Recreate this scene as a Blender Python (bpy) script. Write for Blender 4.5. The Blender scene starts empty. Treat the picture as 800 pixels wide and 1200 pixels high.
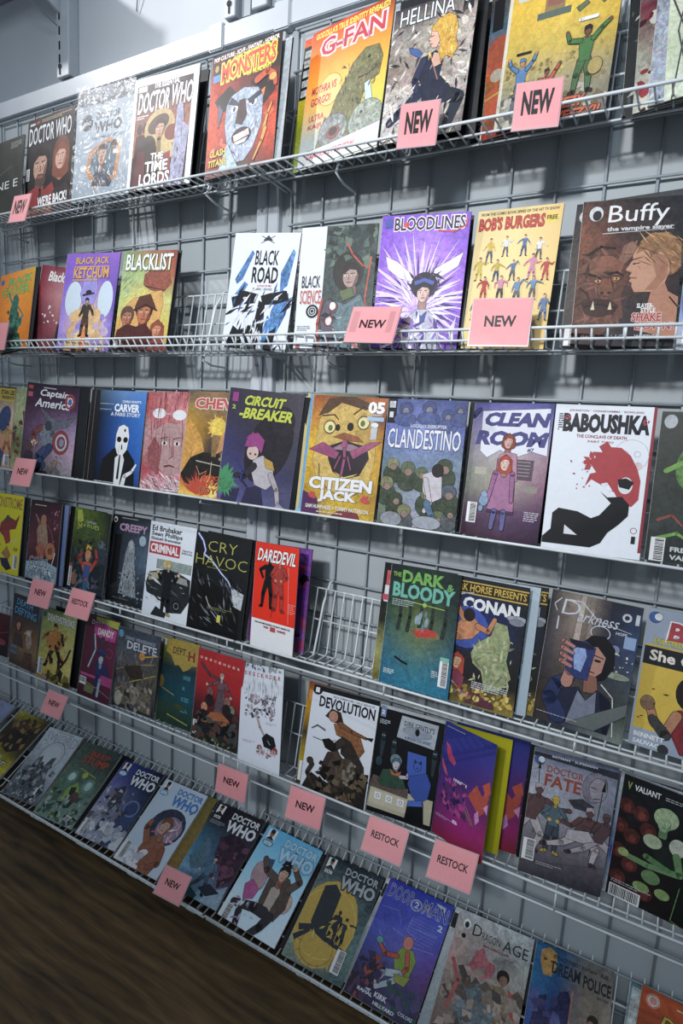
import bpy, bmesh, math, random
from mathutils import Matrix, Vector
from mathutils.geometry import tessellate_polygon

SC = bpy.context.scene
COL = SC.collection
ZF = 1.47                      # height of the second shelf floor above the shop floor
R = math.radians

# ---------------------------------------------------------------- camera
cam_data = bpy.data.cameras.new('camera')
cam_data.sensor_fit = 'VERTICAL'; cam_data.sensor_height = 36.0; cam_data.lens = 36*696.7/1200
cam_data.clip_start = 0.05; cam_data.clip_end = 50
cam = bpy.data.objects.new('camera', cam_data); COL.objects.link(cam)
RM = ((0.8684, 0.4927, 0.0562), (0.1228, -0.1038, -0.987), (-0.4805, 0.864, -0.1507))
cm = Matrix(((RM[0][0], -RM[1][0], -RM[2][0]), (RM[0][1], -RM[1][1], -RM[2][1]), (RM[0][2], -RM[1][2], -RM[2][2])))
cam.matrix_world = Matrix.Translation((0.9045, -1.2883, -0.1545+ZF)) @ cm.to_4x4()
SC.camera = cam

# ---------------------------------------------------------------- world, lamps, exposure
W = bpy.data.worlds.new('room_light'); SC.world = W; W.use_nodes = True
W.node_tree.nodes['Background'].inputs[0].default_value = (0.70, 0.80, 0.93, 1)
W.node_tree.nodes['Background'].inputs[1].default_value = 0.37
SC.view_settings.view_transform = 'Standard'; SC.view_settings.look = 'None'
SC.view_settings.exposure = 0.0; SC.view_settings.gamma = 1.0; SC.view_settings.use_curve_mapping = False
def lamp(name, kind, loc, target, power, col, size=0.1, spot=None, blend=0.8, sy=None):
    d = bpy.data.lights.new(name, kind); d.energy = power; d.color = col
    if kind == 'AREA':
        d.size = size
        if sy: d.shape = 'RECTANGLE'; d.size_y = sy
    if kind == 'SPOT':
        d.shadow_soft_size = size; d.spot_size = R(spot); d.spot_blend = blend
    o = bpy.data.objects.new(name, d); COL.objects.link(o); o.location = loc
    o.rotation_euler = (Vector(target)-Vector(loc)).to_track_quat('-Z', 'Y').to_euler()
    return o
# a ceiling spot over the upper shelves, and the shop's ceiling panels further off
lamp('ceiling_spot', 'SPOT', (-2.2, -1.5, 2.1+ZF), (0.05, 0, 0.72+ZF), 270, (1.0, 0.97, 0.97), 0.05, 56, 1.0)
lamp('ceiling_spot', 'SPOT', (0.3, -3.2, 1.2+ZF), (0.25, 0, 0.22+ZF), 390, (1.0, 0.98, 0.98), 0.12, 50, 1.0)
lamp('ceiling_panel', 'AREA', (0.9, -3.6, 1.5+ZF), (0.4, 0, -0.3+ZF), 34, (0.78, 0.90, 1.0), 0.5, sy=0.5)

# ---------------------------------------------------------------- materials
def lin(h):
    if isinstance(h, str):
        v = [int(h[i:i+2], 16)/255 for i in (0, 2, 4)] if len(h) == 6 else [int(c, 16)/15 for c in h]
    else: v = h
    return tuple(c/12.92 if c <= .04045 else ((c+.055)/1.055)**2.4 for c in v)
def mat(name, col=None, rough=.5, metal=0, noise=0, nscale=20, coat=0, bump=0, bscale=200, stretch=None, spec=.5):
    m = bpy.data.materials.new(name); m.use_nodes = True; nt = m.node_tree; N = nt.nodes; L = nt.links
    b = N['Principled BSDF']; b.inputs['Roughness'].default_value = rough; b.inputs['Metallic'].default_value = metal
    b.inputs['Coat Weight'].default_value = coat; b.inputs['Coat Roughness'].default_value = .12
    b.inputs['Specular IOR Level'].default_value = spec
    c = lin(col)+(1,)
    tc = N.new('ShaderNodeTexCoord'); src = tc.outputs['Object']
    if stretch:
        mp = N.new('ShaderNodeMapping'); mp.inputs['Scale'].default_value = stretch; L.new(src, mp.inputs[0]); src = mp.outputs[0]
    n = N.new('ShaderNodeTexNoise'); n.inputs['Scale'].default_value = nscale; n.inputs['Detail'].default_value = 5
    L.new(src, n.inputs['Vector'])
    r = N.new('ShaderNodeMapRange'); r.inputs['To Min'].default_value = 1-noise; r.inputs['To Max'].default_value = 1+noise
    r.inputs['From Min'].default_value = .25; r.inputs['From Max'].default_value = .75
    L.new(n.outputs['Fac'], r.inputs['Value'])
    v = N.new('ShaderNodeVectorMath'); v.operation = 'SCALE'; v.inputs[0].default_value = c[:3]; L.new(r.outputs[0], v.inputs['Scale'])
    L.new(v.outputs[0], b.inputs['Base Color'])
    if bump:
        n2 = N.new('ShaderNodeTexNoise'); n2.inputs['Scale'].default_value = bscale; L.new(src, n2.inputs['Vector'])
        bp = N.new('ShaderNodeBump'); bp.inputs['Strength'].default_value = bump; bp.inputs['Distance'].default_value = .002
        L.new(n2.outputs['Fac'], bp.inputs['Height']); L.new(bp.outputs[0], b.inputs['Normal'])
    return m
M_WIRE = mat('white_coated_wire', 'c6ced2', .38, noise=.10, nscale=30)
M_GRID = mat('grey_coated_grid_wire', '98a1a8', .4, noise=.12, nscale=30)
M_WALL = mat('painted_wall', 'bfc5cb', .75, noise=.05, nscale=6, bump=.08, bscale=250)
M_METAL = mat('white_enamel_steel', 'b3bac1', .35, noise=.04, nscale=20)
M_GREYM = mat('grey_steel', '8d979f', .45, noise=.08, nscale=20)
M_DARK = mat('dark_slot', '16181b', .7)
M_CLIP = mat('clear_grey_plastic', 'b39499', .25, noise=.05)
M_PAGE = mat('page_edges', 'b9b8b2', .8, noise=.15, nscale=300, stretch=(1, 40, 1))
M_BACK = mat('dark_back_cover', '14161a', .45, noise=.2, nscale=30)
M_BOARD = mat('backing_board', 'b8c2c8', .6, noise=.05)
def cover_mat(name, coat, rough, bagged=False):
    m = bpy.data.materials.new(name); m.use_nodes = True; nt = m.node_tree; N = nt.nodes; L = nt.links
    b = N['Principled BSDF']; b.inputs['Roughness'].default_value = rough
    b.inputs['Coat Weight'].default_value = coat; b.inputs['Coat Roughness'].default_value = .24; b.inputs['Specular IOR Level'].default_value = .22
    a = N.new('ShaderNodeAttribute'); a.attribute_name = 'Col'
    tc = N.new('ShaderNodeTexCoord'); oi = N.new('ShaderNodeObjectInfo')
    ad = N.new('ShaderNodeVectorMath'); ad.operation = 'ADD'; L.new(tc.outputs['Object'], ad.inputs[0]); L.new(oi.outputs['Random'], ad.inputs[1])
    n = N.new('ShaderNodeTexNoise'); n.inputs['Scale'].default_value = 70; n.inputs['Detail'].default_value = 6; n.inputs['Roughness'].default_value = .7
    n.inputs['Distortion'].default_value = 1.2
    L.new(ad.outputs[0], n.inputs['Vector'])
    r = N.new('ShaderNodeMapRange'); r.inputs['From Min'].default_value = .3; r.inputs['From Max'].default_value = .7
    r.inputs['To Min'].default_value = -1; r.inputs['To Max'].default_value = 1; L.new(n.outputs['Fac'], r.inputs['Value'])
    mu = N.new('ShaderNodeMath'); mu.operation = 'MULTIPLY_ADD'; L.new(r.outputs[0], mu.inputs[0]); L.new(a.outputs['Alpha'], mu.inputs[1]); mu.inputs[2].default_value = 1
    v = N.new('ShaderNodeVectorMath'); v.operation = 'SCALE'; L.new(a.outputs['Color'], v.inputs[0]); L.new(mu.outputs[0], v.inputs['Scale'])
    # finer inked mottling and slight colour drift, only where the print is painted (alpha > 0)
    n3 = N.new('ShaderNodeTexNoise'); n3.inputs['Scale'].default_value = 190; n3.inputs['Detail'].default_value = 4; n3.inputs['Distortion'].default_value = 2.5; L.new(ad.outputs[0], n3.inputs['Vector'])
    s1 = N.new('ShaderNodeVectorMath'); s1.operation = 'SUBTRACT'; L.new(n3.outputs['Color'], s1.inputs[0]); s1.inputs[1].default_value = (.5, .5, .5)
    s2 = N.new('ShaderNodeVectorMath'); s2.operation = 'SCALE'; L.new(s1.outputs[0], s2.inputs[0])
    m3 = N.new('ShaderNodeMath'); m3.operation = 'MULTIPLY'; m3.inputs[1].default_value = 3.2; L.new(a.outputs['Alpha'], m3.inputs[0]); L.new(m3.outputs[0], s2.inputs['Scale'])
    s3 = N.new('ShaderNodeVectorMath'); s3.operation = 'ADD'; L.new(s2.outputs[0], s3.inputs[0]); s3.inputs[1].default_value = (1, 1, 1)
    v2 = N.new('ShaderNodeVectorMath'); v2.operation = 'MULTIPLY'; L.new(v.outputs[0], v2.inputs[0]); L.new(s3.outputs[0], v2.inputs[1])
    L.new(v2.outputs[0], b.inputs['Base Color'])
    n2 = N.new('ShaderNodeTexNoise'); n2.inputs['Scale'].default_value = 9; L.new(ad.outputs[0], n2.inputs['Vector'])
    bp = N.new('ShaderNodeBump'); bp.inputs['Strength'].default_value = .25; bp.inputs['Distance'].default_value = .01
    L.new(n2.outputs['Fac'], bp.inputs['Height']); L.new(bp.outputs[0], b.inputs['Normal']); L.new(bp.outputs[0], b.inputs['Coat Normal'])
    return m
M_COVER = cover_mat('printed_glossy_cover', 0, .45)
M_CARD = cover_mat('printed_card', .06, .5)
def plastic():
    m = bpy.data.materials.new('crinkled_clear_sleeve'); m.use_nodes = True; nt = m.node_tree; N = nt.nodes; L = nt.links
    for n in list(N): N.remove(n)
    out = N.new('ShaderNodeOutputMaterial'); mx = N.new('ShaderNodeMixShader'); tr = N.new('ShaderNodeBsdfTransparent'); gl = N.new('ShaderNodeBsdfGlossy')
    gl.inputs['Roughness'].default_value = .34; mx.inputs[0].default_value = .05
    tc = N.new('ShaderNodeTexCoord'); n = N.new('ShaderNodeTexNoise'); n.inputs['Scale'].default_value = 9; n.inputs['Distortion'].default_value = 3
    bp = N.new('ShaderNodeBump'); bp.inputs['Strength'].default_value = 1; bp.inputs['Distance'].default_value = .02
    L.new(tc.outputs['Object'], n.inputs['Vector']); L.new(n.outputs['Fac'], bp.inputs['Height']); L.new(bp.outputs[0], gl.inputs['Normal'])
    L.new(tr.outputs[0], mx.inputs[1]); L.new(gl.outputs[0], mx.inputs[2]); L.new(mx.outputs[0], out.inputs[0])
    return m
M_SLEEVE = plastic()

# ---------------------------------------------------------------- object helpers
def link(name, me, m=None, parent=None, loc=None):
    o = bpy.data.objects.new(name, me); COL.objects.link(o)
    if m is not None and not me.materials: me.materials.append(m)
    if parent: o.parent = parent
    if loc: o.location = loc
    return o
def empty(name, loc, label, cat, group=None):
    o = bpy.data.objects.new(name, None); COL.objects.link(o); o.location = loc; o.empty_display_size = .02
    return tag(o, label, cat, group)
def tag(o, label, cat, group=None):
    o['label'] = label; o['category'] = cat
    if group: o['group'] = group
    return o
def bmesh_to(name, bm):
    bmesh.ops.recalc_face_normals(bm, faces=bm.faces)
    me = bpy.data.meshes.new(name); bm.to_mesh(me); bm.free(); return me
def box(bm, x0, x1, y0, y1, z0, z1, mi=0):
    v = [bm.verts.new(p) for p in ((x0,y0,z0),(x1,y0,z0),(x1,y1,z0),(x0,y1,z0),(x0,y0,z1),(x1,y0,z1),(x1,y1,z1),(x0,y1,z1))]
    for f in ((0,1,2,3),(4,5,6,7),(0,1,5,4),(1,2,6,5),(2,3,7,6),(3,0,4,7)): bm.faces.new([v[i] for i in f]).material_index = mi
def box_me(name, *a, bev=0):
    bm = bmesh.new(); box(bm, *a)
    if bev: bmesh.ops.bevel(bm, geom=bm.edges[:], offset=bev, segments=2, affect='EDGES')
    return bmesh_to(name, bm)
def tube(bm, pts, r, n=6):
    pts = [Vector(p) for p in pts]; rings = []
    for i, p in enumerate(pts):
        d = ((pts[min(i+1, len(pts)-1)]-p).normalized() + (p-pts[max(i-1, 0)]).normalized()).normalized()
        q = d.to_track_quat('Z', 'Y').to_matrix()
        if rings:   # keep the frame steady along the tube
            u = (prev-d*prev.dot(d)).normalized()
        else: u = q.col[0]
        prev = u; w = d.cross(u)
        rings.append([bm.verts.new(p+(u*math.cos(2*math.pi*k/n)+w*math.sin(2*math.pi*k/n))*r) for k in range(n)])
    for a, b in zip(rings, rings[1:]):
        for k in range(n): bm.faces.new((a[k], a[(k+1) % n], b[(k+1) % n], b[k])).smooth = True
    bm.faces.new(rings[0][::-1]); bm.faces.new(rings[-1])
def tube_me(name, pts, r, n=6):
    bm = bmesh.new(); tube(bm, pts, r, n); return bmesh_to(name, bm)
def struct(o): o['kind'] = 'structure'; return o

# ---------------------------------------------------------------- the room
struct(link('wall_back', box_me('wall_back', -3.2, 2.6, .012, .10, 0, 3.3), M_WALL))
M_ADDED_SLAB = mat('added_grey_slab', 'a1a9ad', .7, noise=.05, nscale=5, bump=.06, bscale=250)  # grey slabs added behind the grid to darken the wall there
for i, (x0, x1) in enumerate(((-3.2, -1.241), (-1.239, -.001), (.001, 1.241), (1.243, 2.6))):
    struct(link('added_slab_%d' % (i+1), box_me('added_slab_%d' % (i+1), x0, x1, .004, .0125, .09, .76+ZF), M_ADDED_SLAB))
M_FLOOR = mat('worn_wood_floor', '4a3725', .55, noise=.2, nscale=3)
def wood(m):
    nt = m.node_tree; N = nt.nodes; L = nt.links; b = N['Principled BSDF']
    tc = N.new('ShaderNodeTexCoord'); mp = N.new('ShaderNodeMapping'); mp.inputs['Scale'].default_value = (.9, 4.2, 1); mp.inputs['Rotation'].default_value = (0, 0, R(4))
    L.new(tc.outputs['Object'], mp.inputs[0])
    a = N.new('ShaderNodeTexNoise'); a.inputs['Scale'].default_value = 1.6; a.inputs['Detail'].default_value = 8; a.inputs['Distortion'].default_value = 1.6; a.inputs['Roughness'].default_value = .62
    L.new(mp.outputs[0], a.inputs['Vector'])
    w = N.new('ShaderNodeTexWave'); w.wave_type = 'BANDS'; w.bands_direction = 'Y'; w.inputs['Scale'].default_value = 2.2; w.inputs['Distortion'].default_value = 9; w.inputs['Detail'].default_value = 4; w.inputs['Detail Scale'].default_value = 1.4
    L.new(mp.outputs[0], w.inputs['Vector'])
    mx = N.new('ShaderNodeMath'); mx.operation = 'MULTIPLY_ADD'; mx.inputs[1].default_value = .16
    L.new(w.outputs['Fac'], mx.inputs[0]); L.new(a.outputs['Fac'], mx.inputs[2])
    g = N.new('ShaderNodeTexNoise'); g.inputs['Scale'].default_value = 9; g.inputs['Detail'].default_value = 6; g.inputs['Distortion'].default_value = .6
    mp2 = N.new('ShaderNodeMapping'); mp2.inputs['Scale'].default_value = (.5, 9, 1); L.new(mp.outputs[0], mp2.inputs[0]); L.new(mp2.outputs[0], g.inputs['Vector'])
    mx2 = N.new('ShaderNodeMath'); mx2.operation = 'MULTIPLY_ADD'; mx2.inputs[1].default_value = .34; L.new(g.outputs['Fac'], mx2.inputs[0])
    mx3 = N.new('ShaderNodeMath'); mx3.operation = 'SUBTRACT'; mx3.inputs[1].default_value = .17; L.new(mx.outputs[0], mx3.inputs[0]); L.new(mx3.outputs[0], mx2.inputs[2])
    cr = N.new('ShaderNodeValToRGB'); cr.color_ramp.elements[0].position = .38; cr.color_ramp.elements[1].position = .95
    cr.color_ramp.elements[0].color = lin('33281a')+(1,); cr.color_ramp.elements[1].color = lin('7d6242')+(1,)
    e = cr.color_ramp.elements.new(.62); e.color = lin('58452c')+(1,)
    L.new(mx2.outputs[0], cr.inputs[0]); L.new(cr.outputs[0], b.inputs['Base Color'])
wood(M_FLOOR)
struct(link('floor', box_me('floor', -3.2, 2.6, -3.4, .012, -.1, 0), M_FLOOR))
struct(link('baseboard_back', box_me('baseboard_back', -3.2, 2.6, -.004, .012, 0, .09), M_GREYM))

# white ledge strip that runs over the racks: segments with end caps
LZ0, LZ1 = .765+ZF, .815+ZF
t = empty('wall_rail', (0, 0, LZ0), 'long white enamelled wall rail above the top shelf', 'rail')
for x0, x1 in ((-2.4, -1.22), (-1.218, -.262), (-.226, -.062), (-.02, 1.22), (1.222, 2.4)):
    link('rail_segment', box_me('rail_segment', x0, x1, -.014, .012, 0, LZ1-LZ0, bev=.002), M_METAL, t)
for x0, x1 in ((-.268, -.222), (-.064, -.018)):
    link('end_cap', box_me('end_cap', x0, x1, -.019, .012, -.007, LZ1-LZ0+.006, bev=.003), M_METAL, t)
# steel plate over the joint, standing over the seam of the racks
def standard(x, w, label, holes, round_hole=None):
    s = empty('slotted_standard', (x, 0, LZ1), label, 'shelf standard')
    bm = bmesh.new(); box(bm, -w/2, w/2, -.024, .012, .004, 1.0)
    bmesh.ops.bevel(bm, geom=bm.edges[:], offset=.002, segments=1, affect='EDGES')
    link('channel', bmesh_to('channel', bm), M_METAL, s)
    for z in holes:
        link('slot', box_me('slot', -.002, .002, -.0265, -.0235, z, z+.022), M_DARK, s, (-w/2+.016, 0, 0))
    for z in ([.034] if round_hole is None else round_hole):
        bm = bmesh.new(); bmesh.ops.create_cone(bm, cap_ends=True, segments=16, radius1=.007, radius2=.007, depth=.003, matrix=Matrix.Translation((-w/2+.016, -.025, z)) @ Matrix.Rotation(R(90), 4, 'X'))
        link('screw_hole', bmesh_to('screw_hole', bm), M_DARK, s)
    return s
standard(-.838, .056, 'white slotted shelf standard carrying the bracket, upper left of the wall', [.012, .044, .08, .12, .16, .2, .24, .28, .32, .36, .4])
standard(-.196, .034, 'left of the pair of white slotted standards over the rail joint', [.012, .044, .08, .12, .16, .2])
standard(-.105, .046, 'right of the pair of white standards over the rail joint, with a round hole', [], [.05, .12, .19])
for x, lab in ((-.155, 'narrow grey filler strip between the pair of white standards'), (-.062, 'grey filler strip right of the pair of white standards')):
    tag(link('filler_strip', box_me('filler_strip', -.013, .013, -.010, .012, 0, 1.0), M_GREYM, None, (x, 0, LZ1+.004)), lab, 'strip')
# the high shelf at the left, on its bracket
UZ = 1.12+ZF
t = empty('high_shelf', (-.84, 0, UZ), 'grey high shelf board on a steel bracket, top left corner', 'shelf')
link('shelf_board', box_me('shelf_board', -1.9, 0, -.32, .01, 0, .02, bev=.002), M_GREYM, t)
link('front_lip', box_me('front_lip', -1.9, 0, -.325, -.3205, -.02, .03), M_METAL, t)
bm = bmesh.new()
v = [bm.verts.new(p) for p in ((-.004,-.024,-.13),(-.004,-.024,-.001),(-.004,-.30,-.001),(-.004,-.30,-.028),(.004,-.024,-.13),(.004,-.024,-.001),(.004,-.30,-.001),(.004,-.30,-.028))]
for f in ((0,1,2,3),(4,5,6,7),(0,1,5,4),(1,2,6,5),(2,3,7,6),(3,0,4,7)): bm.faces.new([v[i] for i in f])
link('bracket', bmesh_to('bracket', bm), M_METAL, t, (-.008, 0, 0))
link('support_wire', tube_me('support_wire', [(-.02,-.02,-.16),(-.06,-.14,-.10),(-.11,-.2,-.03),(-.12,-.25,-.001)], .0015), M_GREYM, t, (-.0, 0, 0))
tag(link('hanging_wire', tube_me('hanging_wire', [(0,-.004,.30),(.004,-.01,.2),(.014,-.012,.1),(.012,-.008,.03),(0,-.002,-.01)], .0018), M_GREYM, None, (-.558, .008, .95+ZF)), 'thin bent wire hanging on the wall near the top', 'wire')

# ---------------------------------------------------------------- grid panels
G = .09
ROWZ = [.765-.012, .66, .57, .48, .42, .316, .226, .136, .046, -.088, -.178, -.268, -.358, -.468, -.558, -.648, -.738, -.828, -.918, -1.008, -1.10, -1.19, -1.28, -1.37]
def grid_panel(x0, n, label):
    t = empty('wire_grid_panel', (x0, 0, .05), label, 'grid panel', 'grid panels behind the shelves')
    z0, z1 = -1.40+ZF-.05, .753+ZF-.05
    vm = tube_me('upright_wire', [(0, -.004, z0), (0, -.004, z1)], .0028); hm = tube_me('level_wire', [(-.004, -.0095, 0), ((n)*G+.004, -.0095, 0)], .0028)
    for k in range(n+1): link('upright_wire', vm, M_GRID, t, (k*G, 0, 0))
    for z in ROWZ: link('level_wire', hm, M_GRID, t, (0, 0, z+ZF-.05))
    return t
grid_panel(-13*G-.055-13*G, 13, 'wire grid panel beyond the left end of the racks')
grid_panel(-13*G-.015, 12, 'wire grid panel behind the left half of the racks')
grid_panel(0, 13, 'wire grid panel behind the right half of the racks')
# slotted post in the gap between the two panels
t = empty('wall_post', (-.065, 0, 0), 'grey steel wall post between the two grid panels', 'post')
link('post_channel', box_me('post_channel', -.034, .034, -.014, .012, .02, LZ0-.01, bev=.002), M_METAL, t)
link('post_rib', box_me('post_rib', -.003, .003, -.018, -.013, .02, LZ0-.01), M_GREYM, t)
for z in (.36, -.02, -.44, -.8, -1.15):
    bm = bmesh.new(); bmesh.ops.create_cone(bm, cap_ends=True, segments=10, radius1=.006, radius2=.004, depth=.004, matrix=Matrix.Translation((-.018, -.0155, z+ZF)) @ Matrix.Rotation(R(90), 4, 'X'))
    link('screw', bmesh_to('screw', bm), M_GREYM, t)

# ---------------------------------------------------------------- wire shelves
RW = .0020
SH = [ # floor z, front rail z, lower rail z, level name
 (.397, .394, None, 'top'), (0, .029, .009, 'second'), (-.366, -.364, None, 'third'), (-.72, -.712, -.735, 'fourth'), (-1.042, -1.026, -1.068, 'fifth')]
BY, BT = -.084, .155          # foot of the back fence; its height
def shelf(x0, x1, s, side):
    zf, zr, zl, nm = SH[s]
    t = empty('wire_shelf', (x0, 0, zf+ZF), 'white wire shelf, %s level, %s half of the rack' % (nm, side), 'wire shelf', 'wire shelves')
    w = x1-x0; fr = zr-zf; b = -RW-.0005
    def rod(name, pts, r=RW): return link(name, tube_me(name, pts, r), M_WIRE, t)
    rod('front_rail', [(0,-.171,fr),(w,-.171,fr)], .0029)
    if zl is not None:
        rod('lower_rail', [(0,-.169,zl-zf),(w,-.169,zl-zf)], .0024)
        for k in range(4): rod('rail_tie', [(w*(k+.02)/3.1+.01,-.170,fr),(w*(k+.02)/3.1+.01,-.170,zl-zf)])
    rod('floor_rail', [(0,-.125,b-RW*1.6),(w,-.125,b-RW*1.6)], .0022)
    rod('back_rail', [(0,BY,b-RW*1.6),(w,BY,b-RW*1.6)], .0022)
    lean = .18
    top = (BY+BT*math.sin(lean), BT*math.cos(lean)); mid = (BY+BT*.5*math.sin(lean), BT*.5*math.cos(lean))
    rod('fence_rail', [(0,top[0]+.003,top[1]),(w,top[0]+.003,top[1])], .0022)
    rod('fence_rail', [(0,mid[0]+.003,mid[1]),(w,mid[0]+.003,mid[1])], .0022)
    for x in (.004, w-.004):
        rod('end_arm', [(x,-.171,fr),(x,-.150,b),(x,BY,b),(x,-.012,b-.004)], .0026)
        rod('end_stay', [(x,-.012,top[1]),(x,top[0],top[1])], .0024)
    fl = [(0,-.171,fr),(0,-.150,b),(0,BY,b),(0,top[0],top[1])] if fr > .012 else [(0,-.171,fr),(0,-.150,b),(0,BY-.004,b),(0,BY+.001,b+.006),(0,top[0],top[1])]
    cm_ = tube_me('cross_wire', fl, RW, 5)
    n = int(w/.0254)
    for k in range(n+1): link('cross_wire', cm_, M_WIRE, t, (.008+k*(w-.016)/n, 0, 0))
    # bent hooks that hang the shelf on the grid
    for x in (.18, w-.18):
        rod('hanger_hook', [(x,-.011,.165),(x,-.03,.163),(x+.006,-.068,.12),(x+.006,-.10,.01),(x+.004,-.11,-.022),(x,-.07,-.03),(x,-.014,-.03)], .003)
    return t
for s in range(5):
    shelf(-1.215, -.004, s, 'left'); shelf(.004, 1.215, s, 'right')

# the slanted magazine rack at the floor
LB = 1.03
def low_rack(x0, x1, side):
    t = empty('slanted_wire_rack', (x0, -.226, -1.41+ZF), 'slanted white wire magazine rack at the floor, %s half' % side, 'magazine rack', 'slanted floor racks')
    w = x1-x0; sl, cl = math.sin(LB), math.cos(LB); Ln = .312
    def rod(name, pts, r=RW): return link(name, tube_me(name, pts, r), M_WIRE, t)
    rod('front_rail', [(0,-.036,-.003),(w,-.036,-.003)], .0029)
    rod('lower_rail', [(0,-.030,-.016),(w,-.030,-.016)], .0024)
    for a in (.015, .10, .20, .295):
        rod('slope_rail', [(0,a*sl+.003,a*cl-.004),(w,a*sl+.003,a*cl-.004)], .0024)
    rod('top_rail', [(0,Ln*sl-.004,Ln*cl+.022),(w,Ln*sl-.004,Ln*cl+.022)], .0028)
    me = tube_me('slope_wire', [(0,-.036,-.003),(0,-.030,-.016),(0,.004,-.012),(0,Ln*sl,Ln*cl-.004),(0,Ln*sl+.002,Ln*cl+.022),(0,Ln*sl+.018,Ln*cl+.024),(0,Ln*sl+.020,Ln*cl-.03)], RW, 5)
    n = int(w/.0254)
    for k in range(n+1): link('slope_wire', me, M_WIRE, t, (.008+k*(w-.016)/n, 0, 0))
    fm = tube_me('foot', [(0,.25,.10),(0,.236,-.03),(0,.05,-.057),(0,.0,-.057),(0,-.030,-.018)], .0028)
    for k in range(6): link('foot', fm, M_WIRE, t, (.06+k*(w-.12)/5, 0, 0))
    return t
low_rack(-1.215, -.004, 'left'); low_rack(.004, 1.215, 'right')

# ---------------------------------------------------------------- print: flat inked shapes laid on a cover sheet
GL = {}
def glyphs(s, b):
    k = (s, b)
    if k not in GL:
        c = bpy.data.curves.new('t', 'FONT'); c.body = s; c.offset = b; c.resolution_u = 2
        o = bpy.data.objects.new('t', c); me = o.to_mesh()
        vs = [(v.co.x, v.co.y) for v in me.vertices]; fs = [tuple(p.vertices) for p in me.polygons]
        o.to_mesh_clear(); bpy.data.objects.remove(o); bpy.data.curves.remove(c)
        GL[k] = (vs, fs)
    return GL[k]
def clipc(P, ax, lim, sg):
    out = []
    for i in range(len(P)):
        p, q = P[i-1], P[i]; a, b = (p[ax]-lim)*sg, (q[ax]-lim)*sg
        if (a >= 0) != (b >= 0):
            t = a/(a-b); out.append((p[0]+(q[0]-p[0])*t, p[1]+(q[1]-p[1])*t))
        if b >= 0: out.append(q)
    return out
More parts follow.
